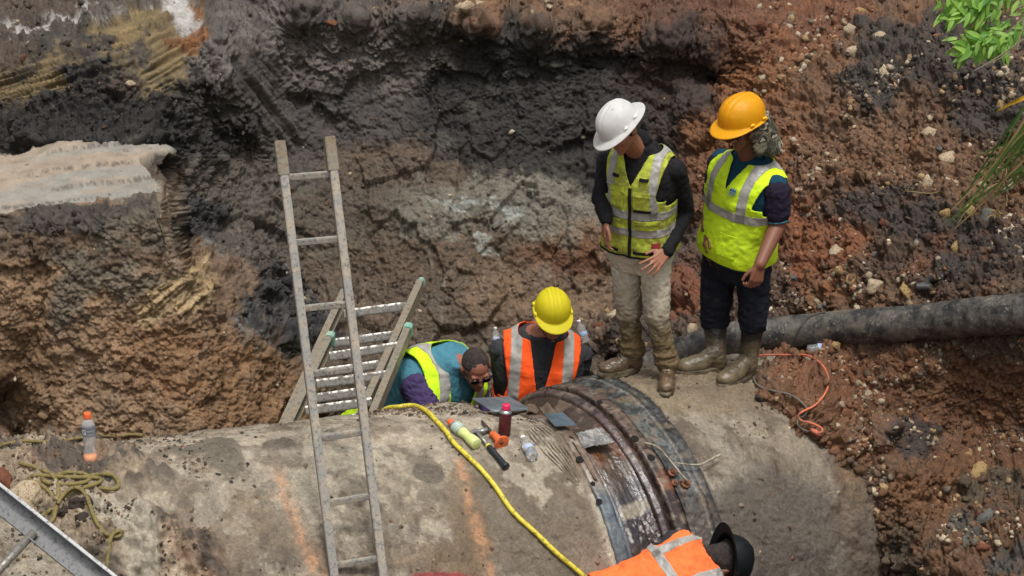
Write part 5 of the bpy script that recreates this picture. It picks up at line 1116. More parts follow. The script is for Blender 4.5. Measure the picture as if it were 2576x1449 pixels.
# tall narrow ladder standing in front of the pipe, its foot on the pit floor
def LD(u, v): return PD(u, v, 11.28)
lad = empty('ladder', tuple(PZ(905, 2150, .05)) if False else tuple(LD(940, 1900)))
tag(lad, 'tall narrow grey ladder caked in mud standing in the middle before the pipe', 'ladder')
def ext(p, q, k): return q + (q - p) * k
for (a, b) in (((703, 356), (843, 1470)), ((828, 345), (966, 1470))):
    A_, B_ = LD(*a), LD(*b); B_ = ext(A_, B_, .62)
    link('rail', xmesh(rect(.041, .064), A_, B_, Vector((1, .22, 0)), bev=.004), M_lad, lad, smooth=False)
    C_ = A_ + (B_ - A_).normalized() * .17 * 1.0
    link('rail_sleeve', xmesh(rect(.054, .07), A_ - (B_ - A_).normalized() * .003, C_, Vector((1, .22, 0)), bev=.004), M_lad2, lad, smooth=False)
for (l, r) in (((716, 447), (838, 437)), ((737, 611), (862, 600)), ((752, 777), (880, 764)), ((772, 942), (900, 926)), ((792, 1104), (917, 1086)), ((814, 1268), (937, 1247)), ((834, 1424), (957, 1404)), ((854, 1585), (980, 1562)), ((876, 1745), (1003, 1720)), ((897, 1905), (1026, 1880))):
    link('rung', xmesh(rect(.030, .03), LD(*l), LD(*r), Vector((0, 0, 1)), bev=.004), M_lad, lad, smooth=False)
# extension ladder leaning against the back bank behind the pipe
ex = empty('extension_ladder', tuple(PD(800, 1080, 12.9))); tag(ex, 'two section aluminium extension ladder with green end caps leaning behind the pipe', 'ladder')
def sec(p, q, dp, dq): return lambda k: PD(*(np.array(p) + (np.array(q) - np.array(p)) * k), dp + (dq - dp) * k)
def dline(v): return 12.95 + (1055 - v) / 72 * .235
for (a, b, off, cap_) in (((866, 742), (722, 1055), 0, 1), ((1058, 716), (905, 1055), 0, 1), ((828, 860), (735, 1060), -.07, 2), ((1024, 838), (935, 1055), -.07, 2)):
    A_ = PD(*a, dline(a[1]) + off); B_ = PD(*b, dline(b[1]) + off); B_ = ext(A_, B_, .25 if off else .2); lin = (A_ - B_).normalized()
    nrm = Vector((1, 0, 0)).cross(lin).normalized()
    link('rail', xmesh(chan(.042, .082, .006), A_, B_, Vector((1, 0, 0)) if a[0] < 900 else Vector((-1, 0, 0))), M_lad2, ex, smooth=False)
    if cap_ == 1:
        P_ = [ell(A_ + lin * .008, Vector((.027, 0, 0)), nrm * .045, lin * .045), cap(A_ - lin * .045 - nrm * .02, A_ - lin * .045 + nrm * .02, .018, .018)]
        link('end_cap', fuse([P_[0]], .006, 1, 'cap'), M_green, ex)
    else: link('end_cap', xmesh([(-.025, -.043), (.025, -.043), (.025, .043), (-.025, .043)], A_ - lin * .002, A_ + lin * .06, Vector((1, 0, 0)), bev=.008), M_green, ex, smooth=False)
for (l, r, off) in (((864, 790), (1031, 769), 0), ((832, 864), (991, 843), -.07 + .07), ((828, 897), (1006, 870), -.07), ((806, 938), (954, 917), 0), ((796, 966), (970, 943), -.07), ((770, 1005), (920, 984), 0), ((768, 1033), (935, 1011), -.07), ((750, 1072), (900, 1052), 0), ((744, 1100), (905, 1078), -.07)):
    link('rung', xmesh([(.027, -.006), (.027, .012), (.018, .016), (-.018, .016), (-.027, .012), (-.027, -.006), (-.015, -.014), (.015, -.014)], PD(l[0], l[1], dline(l[1]) + off), PD(r[0], r[1], dline(r[1]) + off), Vector((0, .35, .9)), bev=.002), M_rung, ex, smooth=False)
# near ladder cutting the lower left corner
M_web = muddy_metal('shaded_aluminium', L(128, 128, 128), L(96, 90, 82), .3, .4, .6, 20)  # darker copy of the rail metal, shade of the web put into its colour
nl = empty('ladder', tuple(PD(120, 1350, 10.3))); tag(nl, 'shiny aluminium ladder cutting across the lower left corner', 'ladder')
A_, B_ = PD(-150, 1136, 10.55), PD(330, 1520, 10.05)
link('rail', xmesh(chan(.05, .115, .006), A_, B_, Vector((.25, -.8, .45))), M_web, nl, smooth=False)
link('rail_edge', xmesh(rect(.052, .014), A_ + Vector((.030, -.0, .048)), B_ + Vector((.030, -.0, .048)), Vector((.25, -.8, .45)), bev=.002), M_alu, nl, smooth=False)  # upward flange in the brighter copy, its light put into the colour
for (l, r) in (((86, 1338), (-120, 1560)), ((235, 1455), (30, 1680))):
    link('rung', xmesh([(.02 * math.cos(t), .02 * math.sin(t)) for t in [2 * math.pi * k / 16 for k in range(16)]], PD(l[0], l[1], 10.28), PD(r[0], r[1], 10.1), UP), M_rung, nl)
A2, B2 = PD(-420, 1500, 10.1), PD(60, 1880, 9.7); link('rail', xmesh(chan(.034, .09, .005), A2, B2, Vector((.25, -.8, .45))), M_alu, nl, smooth=False)
# black corrugated hose
t = NT('black_hose_muddy'); n = t.noise(9, 9, .75); n2 = t.noise(38, 6, .7); m = t.ramp(n, [(.42, .05), (.60, .85)]); m2 = t.ramp(n2, [(.58, 0.0), (.66, .7)])
t.set(color=t.mix(m2, t.mix(m, L(34, 35, 38), L(108, 102, 92)), L(150, 142, 126)), rough=.5); wv = t.n('ShaderNodeTexNoise'); t.l(t.mapping((38, 2, 2), (0, 0, .12)), wv.inputs[0]); wv.inputs['Scale'].default_value = 1; t.bump(n2, .4, .006, t.bump(wv.outputs['Fac'], .5, .01)); M_hose = t.m
hc = [(1560, 950), (1640, 922), (1740, 880), (1850, 851), (1960, 838), (2080, 828), (2200, 820), (2320, 811), (2440, 798), (2576, 788), (2760, 772), (3000, 748)]
hr = np.interp([p[0] for p in hc], [1560, 1700, 2100, 2576, 3000], [36, 42, 44, 51, 56])
hd = [13.75, 13.62, 13.52, 13.46, 13.4, 13.3, 13.12, 12.96, 12.76, 12.54, 12.24, 11.9]
hpn = [PD(p[0], p[1], d_) for p, d_ in zip(hc, hd)]; path = catmull(hpn, 24); rr = np.interp(np.linspace(0, 1, len(path)), np.linspace(0, 1, len(hc)), hr * np.array(hd) / FPX)
uu_ = proj(np.array([tuple(p) for p in path]))[0]; rr = rr + np.where(uu_ > 2290, .0022, .0006) * np.sin(uu_ / 6.5) + .002 * np.sin(uu_ / 55.0)
path2 = catmull(path, 3); rr2 = np.interp(np.linspace(0, 1, len(path2)), np.linspace(0, 1, len(path)), rr)
hs = link('drain_hose', tube(path2, .1, 32, rad=list(rr2)), M_hose); tag(hs, 'thick black muddy hose running right from behind the standing men', 'hose')
# cords
def cord(name, pts, r, mat, label, cat, lift=None, seg=8, sub=8, d=None):
    P_ = []
    for q in pts:
        if len(q) == 3 and q[2] > 5: P_.append(PD(*q))
        else: P_.append(hp_(q[0], q[1], (q[2] if len(q) == 3 else 0) + r))
    if all(len(q) < 3 or q[2] < 5 for q in pts):
        dd = [float(proj(np.array(p))[2]) for p in P_]
        for _ in range(2): dd = [dd[0]] + [min(dd[i], (dd[i - 1] + dd[i] + dd[i + 1]) / 3) for i in range(1, len(dd) - 1)] + [dd[-1]]
        P_ = [PD(q[0], q[1], d_ - .012) for q, d_ in zip(pts, dd)]
    o = link(name, tube(catmull(P_, sub), r, seg), mat); tag(o, label, cat); return o
M_ocord = plain('orange_cord', L(204, 106, 72), .6, L(130, 96, 76), 20, .5); M_gcord = plain('grey_cord', L(86, 84, 78), .65, L(120, 108, 92), 20, .5); M_kcord = plain('dark_cord', L(48, 44, 40), .7, L(90, 80, 68), 20, .5)
cord('extension_cord', [(1890, 897), (1930, 893), (1985, 893, .01), (2030, 894, .03), (2065, 915, .03), (2084, 950, .04), (2078, 985, .04), (2052, 1018, .03), (2022, 1034, .02), (2008, 1046, .02), (2016, 1058, .02), (2040, 1064, .02), (2062, 1074, .02), (2069, 1084, .02), (2060, 1090, .02)], .0062, M_ocord, 'orange extension cord looping down over the rubble to the pipe', 'cord')
cord('cable', [(1906, 905), (1898, 930), (1897, 955), (1915, 975), (1950, 984), (1985, 992), (2012, 1008), (2030, 1030), (2022, 1046), (2010, 1052), (2006, 1066), (2018, 1080), (2040, 1086)], .0062, M_gcord, 'grey cable looping from the rubber boot to the orange plug', 'cable')
plg = link('plug', xmesh(rect(.026, .03), hp_(2034, 1083, .02), hp_(2066, 1089, .02), UP, bev=.006), plain('orange_plug', L(196, 104, 76), .6, L(110, 80, 66), 20, .5)); tag(plg, 'muddy orange plug joined to the end of the cords on the pipe', 'plug')
cord('cable', [PT for PT in [(2076, 786, 13.2), (2048, 792, 13.18), (2022, 812, 13.16), (2004, 842, 13.16), (1990, 872, 13.2), (1985, 890, 13.2)]], .006, M_kcord, 'thin dark cable tied over the black hose', 'cable')
t = NT('yellow_hose'); v_ = t.vor(60); sp2 = t.ramp(t.noise(45, 6, .8), [(.52, 0.0), (.6, .85)]); t.set(color=t.mix(sp2, L(214, 196, 62), L(104, 92, 44)), rough=.55); t.bump(t.noise(90, 3, .5), .3, .003); M_yel = t.m
p0, p1 = PD(940, 1062, 12.7), PD(968, 1030, 12.6)
yp = [p0, p1] + [hp_(u, v, .016, OSEC) for u, v in ((1004, 1024), (1042, 1024), (1072, 1040), (1096, 1062), (1118, 1090), (1142, 1118), (1172, 1148), (1205, 1182), (1240, 1226), (1290, 1286), (1345, 1344), (1400, 1394), (1440, 1432))]
yp += [yp[-1] + (yp[-1] - yp[-2]) * k for k in (1.0, 2.0)]
yo = link('air_hose', tube(catmull(yp, 8), .013, 12), M_yel); tag(yo, 'yellow speckled hose running diagonally down over the pipe', 'hose')
t = NT('olive_rope'); sp2 = t.ramp(t.noise(60, 5, .8), [(.5, 0.0), (.62, .8)]); t.set(color=t.mix(sp2, L(132, 118, 70), L(72, 62, 44)), rough=.9); wv = t.n('ShaderNodeTexWave'); wv.inputs['Scale'].default_value = 60; t.l(t.co.outputs['Object'], wv.inputs[0]); t.bump(wv.outputs['Fac'], .5, .003); M_olive = t.m
Z1 = lambda x, y: (x * .3226, 981.7 + y * .3226)
def rope_pts(l, base=.008):
    out = []
    for i, q in enumerate(l):
        lift = q[2] if len(q) > 2 else 0; h_ = hit(*Z1(q[0], q[1]), OSEC + [bank])
        out.append(h_[0] + Vector((0, -.3, .95)) * (base + lift))
    for _ in range(2): out = [out[0]] + [(out[i - 1] + out[i] * 2 + out[i + 1]) / 4 + Vector((0, 0, .0015)) for i in range(1, len(out) - 1)] + [out[-1]]
    return out
tang = [(160, 580), (230, 600), (300, 622), (370, 645), (420, 672), (450, 715), (466, 770), (462, 830), (445, 890), (436, 950), (432, 1000), (412, 1045), (372, 1078), (310, 1090, .02)]
loopr = [(280, 1010), (340, 1000), (392, 960), (440, 900), (490, 845), (560, 795), (640, 772), (720, 760), (785, 740), (806, 715), (790, 690), (740, 686), (660, 700), (560, 690), (450, 690), (360, 680), (290, 668), (240, 676), (206, 700), (230, 722), (300, 735), (360, 765), (400, 812), (430, 862)]
loop2 = [(325, 690), (318, 720), (360, 745), (450, 752), (560, 752), (680, 745), (760, 700), (690, 672), (620, 652), (560, 645), (490, 656), (440, 672)]
loop3 = [(620, 698), (700, 682), (780, 662), (860, 655), (905, 680), (935, 730), (942, 770), (905, 796), (840, 792), (775, 770)]
tail = [(452, 905, .01), (490, 850, .02), (540, 806, .03), (600, 792, .03), (650, 808, .03), (685, 860, .03), (706, 930, .02), (728, 1000), (760, 1065), (800, 1120), (850, 1158), (900, 1170), (945, 1155), (960, 1125), (940, 1102), (905, 1104), (872, 1130), (856, 1175), (848, 1250), (842, 1330), (838, 1400), (834, 1445)]
rp = empty('rope', tuple(hp_(*Z1(500, 800)))); tag(rp, 'olive rope in a loose tangle on the rubble at the left end of the pipe', 'rope')
for l in (tang, loopr, loop2, loop3, tail): link('strand', tube(catmull(rope_pts(l), 6), .0105, 8), M_olive, rp)
r2 = link('rope', tube(catmull(rope_pts([(-60, 470), (0, 447), (60, 424), (120, 411), (230, 401), (300, 414), (380, 426), (470, 418), (560, 396), (620, 382), (690, 374), (760, 370), (830, 372), (900, 376)]), 6), .0098, 8), M_olive); tag(r2, 'olive rope lying along the far edge of the pipe behind the orange drink', 'rope')
r3 = link('rope', tube(catmull(rope_pts([(948, 366), (990, 352), (1050, 352), (1110, 360)]), 6), .011, 10), M_olive); tag(r3, 'short folded rope end on the far edge of the pipe right of the orange drink', 'rope')
# bottles
def glassy(name, col, rough=.12, alpha=.0, trans=.85):
    t = NT(name); t.set(color=col, rough=rough, trans=trans, ior=1.2, spec=.6); return t.m
M_pet = glassy('clear_plastic', (.92, .93, .93), .08); M_petd = plain('cloudy_plastic', (.8, .8, .78), .2, spec=.6); M_petd.node_tree.nodes['Principled BSDF'].inputs['Alpha'].default_value = .32
M_orl = plain('orange_drink', L(255, 150, 10), .25); M_yll = plain('lime_drink', L(214, 226, 40), .3)
M_cap = plain('orange_cap', L(236, 104, 52), .5); M_lab = plain('grey_label', L(112, 116, 126), .45, L(150, 150, 152), 6, .4); M_labg = plain('pale_label', L(170, 186, 176), .45, L(120, 150, 90), 5, .5); M_wht = plain('white_print', L(232, 232, 232), .6)
bpts = [(0, 0), (.030, .0), (.034, .006), (.035, .03), (.034, .055), (.0285, .085), (.0275, .105), (.031, .13), (.0345, .15), (.0345, .16)]
top_ = [(.0355, .165), (.0358, .17), (.0355, .205), (.0345, .214), (.030, .226), (.020, .238), (.0175, .243), (.0175, .252)]
def sports(p, Z, X, sc, liq, liqm, lab, level, label, side=1):
    Z = Z.normalized(); X = (X - Z * X.dot(Z)).normalized(); Y = Z.cross(X); M = Matrix(((X.x, Y.x, Z.x, p.x), (X.y, Y.y, Z.y, p.y), (X.z, Y.z, Z.z, p.z), (0, 0, 0, 1))) @ Matrix.Scale(sc, 4)
    e = empty('drink_bottle', tuple(p)); tag(e, label, 'bottle')
    def L_(name, prof, mat, par=e, seg=28):
        m_ = lathe(prof, seg); m_.transform(M); return link(name, m_, mat, par)
    full = bpts + top_; L_('bottle_shell', full, M_petd)
    inn = [(max(r - .0022, 0), z) for r, z in full if z < level]; inn[0] = (0, .003); inn[1] = (.0275, .003); inn.append((max(np.interp(level, [q[1] for q in full], [q[0] for q in full]) - .0022, .001), level)); inn.append((0, level + .0002)); L_('liquid', inn, liqm)
    lb = L_('label', [(.0352, .156), (.0366, .162), (.0345, .168), (.0368, .174), (.0368, .182), (.0350, .188), (.0368, .194), (.0366, .204), (.0358, .210)], lab)
    c_ = L_('cap', [(0, .2765), (.016, .2765), (.0185, .274), (.0192, .262), (.0186, .256), (.0196, .254), (.0196, .248), (.0176, .247)], M_cap, seg=32)
    # the printed G with its slanted bolt
    fc = bpy.data.curves.new('print', 'FONT'); fc.body = 'G'; fc.size = .036; fc.align_x = 'CENTER'; fc.extrude = 0; to = bpy.data.objects.new('print', fc); COL.objects.link(to)
    dg = bpy.context.evaluated_depsgraph_get(); tm = bpy.data.meshes.new_from_object(to.evaluated_get(dg)); bpy.data.objects.remove(to)
    co = vco(tm).copy(); ang = co[:, 0] / .037 + (-math.pi / 2 + side); nz = co[:, 1] + .170; co = np.stack([.0374 * np.cos(ang), .0374 * np.sin(ang), nz], -1); tm.vertices.foreach_set('co', co.astype(np.float32).ravel()); tm.update(); tm.transform(M); link('letter', tm, M_wht, lb, smooth=False)
    return e
pb = hp_(228, 1164, .0, OSEC)
sports(pb, UP, Vector((1, 0, 0)), 1.0, 1, M_orl, M_lab, .045, 'upright sports bottle with orange cap and some orange drink on the left of the pipe', -.5)
def lie(u0, v0, u1, v1, r):
    a, b = hp_(u0, v0, r, OSEC), hp_(u1, v1, r, OSEC); return a, b - a
a, dd = lie(1196, 1134, 1136, 1072, .036)
sports(a - Vector((0, 0, 0)), dd, Vector((.7, 0, -.7)), dd.length / .2765 * 1.0, 1, M_yll, M_labg, .15, 'sports drink bottle of lime yellow drink lying on the pipe by the yellow hose', -.9)
def water_bottle(p, Z, sc, label, blue=L(120, 176, 214)):
    Z = Z.normalized(); M = Matrix.Translation(p) @ Z.to_track_quat('Z', 'Y').to_matrix().to_4x4() @ Matrix.Scale(sc, 4); e = empty('water_bottle', tuple(p)); tag(e, label, 'bottle')
    pr = [(0, .004), (.022, 0), (.031, .006), (.032, .02), (.0305, .026), (.032, .032), (.0305, .04), (.032, .048), (.031, .056)]
    m_ = lathe(pr + [(.031, .09), (.0305, .1), (.032, .112), (.028, .128), (.016, .146), (.0125, .152), (.0125, .162)], 24); m_.transform(M); link('bottle_shell', m_, M_pet, e)
    m_ = lathe([(.0318, .06), (.0322, .062), (.0322, .084), (.0318, .086)], 24); m_.transform(M); link('label', m_, plain('label_print', blue, .5, L(214, 190, 214), 30, .7), e)
    m_ = lathe([(0, .176), (.013, .176), (.0145, .174), (.0145, .16), (.0125, .159)], 20); m_.transform(M); link('cap', m_, M_wht, e); return e
a, dd = lie(1338, 1162, 1322, 1126, .03); water_bottle(a, dd, .92, 'small clear water bottle lying alone between hand tools and coupling')
a = hp_(2020, 884, .03); water_bottle(a, Vector((1, .1, .12)), 1.05, 'crumpled clear water bottle lying on the rubble beneath the black hose')
a = PY(1250, 872, 13.3); water_bottle(a, Vector((-.1, .5, 1)), .7, 'clear bottle lying on mud left of the orange vested worker')
a = PY(1474, 862, 13.25); water_bottle(a, Vector((-.35, .3, 1)), .85, 'clear bottle lying on mud right of the orange vested worker')
# spray can
p, n_ = hit(1268, 1092, OSEC); e = empty('spray_can', tuple(p)); tag(e, 'dark red spray can with pink cap standing on the pipe among hand tools', 'spray can')
Zc = Vector((.07, .02, 1)).normalized(); Mc = Matrix.Translation(p - Vector((0, 0, .006))) @ Zc.to_track_quat('Z', 'Y').to_matrix().to_4x4()
M_can = plain('maroon_can', L(92, 28, 38), .35, L(52, 24, 30), 30, .5, spec=.6); M_canm = plain('can_steel', L(170, 172, 176), .3, metal=.8)
for nm, pr, mt in (('can_body', [(0, 0), (.031, 0), (.033, .003), (.033, .125), (.0325, .128)], M_can), ('shoulder', [(.0325, .1285), (.034, .131), (.034, .134), (.026, .142), (.0235, .144), (.0235, .147)], M_canm), ('can_cap', [(.0215, .147), (.0215, .170), (.020, .176), (0, .177)], plain('pink_cap', L(226, 44, 92), .4))):
    m_ = lathe(pr, 28); m_.transform(Mc); link(nm, m_, mt, e)
M_cprint = plain('pale_can_print', L(196, 160, 160), .6)
for j, (w, z) in enumerate(((.5, .108), (.7, .097), (.65, .089), (.7, .081), (.6, .073), (.7, .065), (.4, .057), (.62, .049))):
    a0 = -math.pi / 2 - w / 2 + .1; bm = bmesh.new(); col_ = []
    for k in range(9):
        an = a0 + w * k / 8; col_.append((bm.verts.new((.0334 * math.cos(an), .0334 * math.sin(an), z)), bm.verts.new((.0334 * math.cos(an), .0334 * math.sin(an), z + .0022))))
    for k in range(8):
        if (k * 7 + j * 3) % 5: bm.faces.new((col_[k][0], col_[k + 1][0], col_[k + 1][1], col_[k][1]))
    m_ = bm_mesh(bm); m_.transform(Mc); o_p = link('print_line', m_, M_cprint, e, smooth=False); o_p['kind'] = 'stuff'
bm = bmesh.new(); vs_ = [bm.verts.new((.0335 * math.cos(a0_), .0335 * math.sin(a0_), z_)) for a0_, z_ in ((-1.65, .008), (-1.15, .008), (-1.15, .028), (-1.65, .028))]; bm.faces.new(vs_); m_ = bm_mesh(bm); m_.transform(Mc @ Matrix.Scale(1.02, 4)); link('barcode', m_, M_wht, e, smooth=False)
# hammer
e = empty('hammer', tuple(hp_(1230, 1130))); tag(e, 'claw hammer with steel head and black rubber handle lying on the pipe', 'hammer')
h0, h1, h2 = hp_(1196, 1092, .022, OSEC), hp_(1222, 1128, .02, OSEC), hp_(1268, 1178, .022, OSEC)
M_steel = plain('scuffed_steel', L(156, 154, 150), .35, L(96, 92, 88), 30, .4, metal=.7); M_grip = plain('black_grip', L(26, 32, 38), .5, bump=.3, bscale=120)
link('shaft', tube([h0, h1], .011, 10), M_steel, e); link('grip', tube([h1, h1.lerp(h2, .1), h1.lerp(h2, .5), h1.lerp(h2, .9), h2, h2 + (h2 - h1).normalized() * .012], .015, 14, rad=[.0135, .016, .0165, .0165, .0215, .0205]), M_grip, e)
link('grip_ring', tube([h1.lerp(h2, -.03), h1.lerp(h2, .03)], .0165, 14), plain('yellow_ring', L(214, 200, 70), .5), e)
hl = hp_(1172, 1104, .02, OSEC); hr_ = hp_(1224, 1086, .026, OSEC); ax_h = (hr_ - hl).normalized()
link('head', fuse([cap(h0.lerp(hl, .1), hr_ - ax_h * .02, .0125, .0125), cap(hr_ - ax_h * .02, hr_, .0155, .0165), cap(h0, h0.lerp(hl, .55) + UP * .006, .0135, .010), cap(h0.lerp(hl, .5) + UP * .005, hl - UP * .006, .010, .005), cap(h0.lerp(hl, .5) + Vector((0, -.012, .004)), hl + Vector((-.004, -.016, -.01)), .009, .004)], .0035, 2, 'head'), M_steel, e)
# chisel with hand guard
e = empty('chisel', tuple(hp_(1250, 1120))); tag(e, 'cold chisel with a round orange hand guard lying beside the hammer', 'chisel')
c0, c1, c2 = hp_(1212, 1064, .012, OSEC), hp_(1238, 1096, .018, OSEC), hp_(1262, 1122, .03, OSEC); dz = (c2 - c1).normalized()
link('blade', tube([c0, c1, c1.lerp(c2, .6)], .009, 8, rad=[.008, .010, .010]), plain('dark_rusty_steel', L(58, 50, 46), .6, L(96, 76, 60), 30, .5), e)
M_guard = plain('orange_rubber', L(232, 108, 48), .55, L(150, 84, 52), 30, .4); Mg = Matrix.Translation(c1) @ dz.to_track_quat('Z', 'Y').to_matrix().to_4x4(); g_len = (c2 - c1).length
m_ = lathe([(.018, -.004), (.02, .0), (.019, g_len * .3), (.021, g_len * .6), (.03, g_len * .85), (.043, g_len * .98), (.0445, g_len * 1.03), (.042, g_len * 1.06), (.012, g_len * 1.02), (.0, g_len * 1.02)], 32); m_.transform(Mg); link('hand_guard', m_, M_guard, e)
m_ = lathe([(.0115, 0), (.0115, g_len * 1.06), (0, g_len * 1.07)], 16); m_.transform(Mg); link('striking_end', m_, plain('rusty_cap', L(104, 70, 50), .7), e)
# ------------------------------------------------------------------ rocks
def rock_mesh(seed, sub=3, sq=(1, .8, .75), amp=.35):
    bm = bmesh.new(); rr_ = random.Random(seed * 17 + 3)
    for _ in range(18 if sub < 5 else 40): bm.verts.new(Vector((rr_.gauss(0, 1), rr_.gauss(0, 1), rr_.gauss(0, 1))).normalized() * rr_.uniform(.85, 1.1))
    ch = bmesh.ops.convex_hull(bm, input=bm.verts[:]); bmesh.ops.delete(bm, geom=list({v for v in ch['geom_interior'] if isinstance(v, bmesh.types.BMVert)}), context='VERTS')
    bmesh.ops.triangulate(bm, faces=bm.faces[:]); bmesh.ops.subdivide_edges(bm, edges=bm.edges[:], cuts=2 if sub < 5 else 7, use_grid_fill=True); co = np.array([v.co[:] for v in bm.verts], np.float32)
    f1_, f2_, iv_ = worley(co, 1.3, seed * 3.1); h = 1 + amp * fbm(co, 1.1, 4, seed * 5.7) * .9 + .08 * (f1_ - .5) + .07 * fbm(co, 4, 3, seed)
    co *= h[:, None] * np.array(sq, np.float32)
    for v, c_ in zip(bm.verts, co): v.co = Vector(c_.tolist())
    return bm_mesh(bm, 'rock')
def rock_mat(name, a, b, c_):
    t = NT(name); n = t.noise(26, 8, .7); n2 = t.noise(9, 6, .7); n3 = t.noise(70, 5, .6)
    cc = t.ramp(n, [(.36, b), (.5, a), (.64, tuple(min(1, x * 1.25) for x in a))]); cc = t.mix(t.ramp(n2, [(.5, 0.0), (.62, .85)]), cc, c_); cc = t.mix(t.ramp(n3, [(.56, 0.0), (.64, .6)]), cc, L(60, 46, 36))
    t.set(color=cc, rough=.85, spec=.3); t.bump(n, .9, .012); return t.m
RM = {'p': rock_mat('pale_limestone', L(206, 188, 158), L(150, 118, 86), L(126, 90, 62)), 'y': rock_mat('yellowish_limestone', L(190, 160, 110), L(134, 98, 62), L(96, 70, 48)),
      'g': rock_mat('grey_stone', L(122, 122, 116), L(84, 82, 78), L(70, 64, 58)), 'r': rock_mat('reddish_stone', L(136, 86, 62), L(96, 60, 44), L(80, 60, 48)), 'd': rock_mat('dark_clod_stone', L(70, 62, 56), L(46, 42, 40), L(88, 74, 62))}
RS = [rock_mesh(i, 3, sq) for i, sq in enumerate([(1, .8, .7), (1, .7, .9), (.9, .9, .6), (1, .6, .6), (.8, .9, .9), (1.1, .7, .5), (.9, .8, 1), (1, 1, .7)])]
rocks = [(2169, 27, 18, 'y'), (2142, 81, 26, 'p'), (2214, 86, 22, 'p'), (2151, 131, 24, 'p'), (2228, 185, 24, 'p'), (2205, 176, 14, 'p'), (1911, 59, 16, 'r'), (1920, 194, 13, 'p'), (1915, 155, 10, 'p'), (2128, 298, 14, 'p'), (2146, 294, 9, 'p'), (2097, 262, 12, 'y'), (2142, 257, 10, 'y'), (2381, 282, 12, 'p'), (2341, 298, 10, 'p'), (2332, 334, 21, 'p'), (2291, 352, 11, 'p'), (2196, 348, 11, 'y'),
         (2390, 393, 26, 'p'), (2363, 377, 14, 'g'), (2332, 456, 20, 'p'), (2408, 456, 16, 'p'), (2255, 368, 9, 'y'), (2237, 461, 9, 'y'), (2548, 239, 14, 'p'), (2521, 266, 16, 'y'), (2530, 208, 14, 'g'), (2390, 542, 28, 'y'), (2440, 537, 23, 'y'), (2449, 513, 13, 'y'), (2485, 545, 26, 'g'), (2553, 576, 17, 'p'), (2572, 560, 14, 'p'), (2223, 569, 18, 'r'), (2110, 632, 22, 'p'), (2205, 639, 16, 'g'), (2408, 623, 22, 'y'), (2286, 549, 11, 'p'), (2237, 614, 9, 'p'), (2426, 574, 12, 'g'),
         (2205, 720, 27, 'p'), (2287, 742, 36, 'y'), (2300, 718, 16, 'p'), (2134, 704, 22, 'y'), (2112, 685, 15, 'y'), (2046, 728, 13, 'p'), (2188, 690, 11, 'p'), (2068, 770, 13, 'g'), (1997, 704, 11, 'g'), (2101, 876, 15, 'y'), (2068, 880, 13, 'p'), (2194, 923, 15, 'r'), (2158, 915, 11, 'p'), (2317, 898, 9, 'p'), (2183, 989, 12, 'p'), (2123, 1038, 22, 'r'), (2118, 1018, 13, 'p'), (2062, 1013, 12, 'p'), (1997, 990, 13, 'r'), (2178, 1120, 10, 'r'), (2468, 1194, 30, 'y'), (2435, 1142, 16, 'y'), (2484, 1301, 24, 'g'), (2430, 1361, 18, 'g'), (2495, 1246, 12, 'g'), (2394, 1381, 11, 'r'), (2479, 1378, 30, 'r'), (2564, 1131, 11, 'p'), (2501, 1142, 10, 'p'), (2008, 1026, 12, 'r'),
         (1543, 795, 18, 'p'), (1529, 780, 11, 'y'), (1509, 817, 15, 'r'), (1555, 857, 10, 'y'), (1730, 742, 10, 'p'), (1733, 757, 11, 'p'), (1688, 760, 12, 'y'), (1679, 733, 14, 'r'), (1739, 826, 17, 'p'), (1745, 808, 12, 'r'), (1994, 699, 11, 'g'), (1623, 868, 11, 'y'), (1640, 845, 10, 'r'),
         (1178, 16, 26, 'p'), (1158, 26, 17, 'p'), (1212, 9, 15, 'p'), (1187, 52, 8, 'r'), (839, 54, 15, 'r'), (1386, 18, 13, 'p'), (1376, 4, 11, 'p'), (1440, 12, 12, 'y'), (1560, 20, 13, 'r'), (1340, 30, 8, 'p'), (882, 154, 10, 'p'), (1108, 158, 9, 'p'), (1160, 103, 6, 'p'), (48, 55, 10, 'p'), (60, 148, 12, 'r'), (325, 212, 16, 'p'), (265, 470 - 150, 12, 'r'), (612, 332, 9, 'p'), (940, 20, 9, 'y'),
         (1908, 1000, 13, 'd'), (1850, 62, 10, 'r'), (1790, 455, 8, 'p'), (1762, 445, 8, 'p')]
rgroups = {}
lock = {'p': 'pale cream', 'y': 'yellowish', 'g': 'grey', 'r': 'reddish brown', 'd': 'dark'}
def rock(u, v, px, k, i, label=None, group=None, me=None, sink=.25):
    h_ = hit(u, v, [bank] + OSEC)
    if h_ is None: return
    p, n = h_; r = px * mpp(p); o = bpy.data.objects.new('rock', me or RS[i % 8]); 
    if me is None:
        o.data = RMK.setdefault((i % 8, k), None) or RMK.__setitem__((i % 8, k), RS[i % 8].copy()) or RMK[(i % 8, k)]
        if not o.data.materials: o.data.materials.append(RM[k]); o.data.polygons.foreach_set('use_smooth', np.ones(len(o.data.polygons), bool))
    COL.objects.link(o); o.location = p - n * r * sink; o.scale = (r, r, r); o.rotation_euler = (random.uniform(-.5, .5), random.uniform(-.5, .5), random.uniform(0, 6.3)); tag(o, label, 'rock', group); return o
RMK = {}
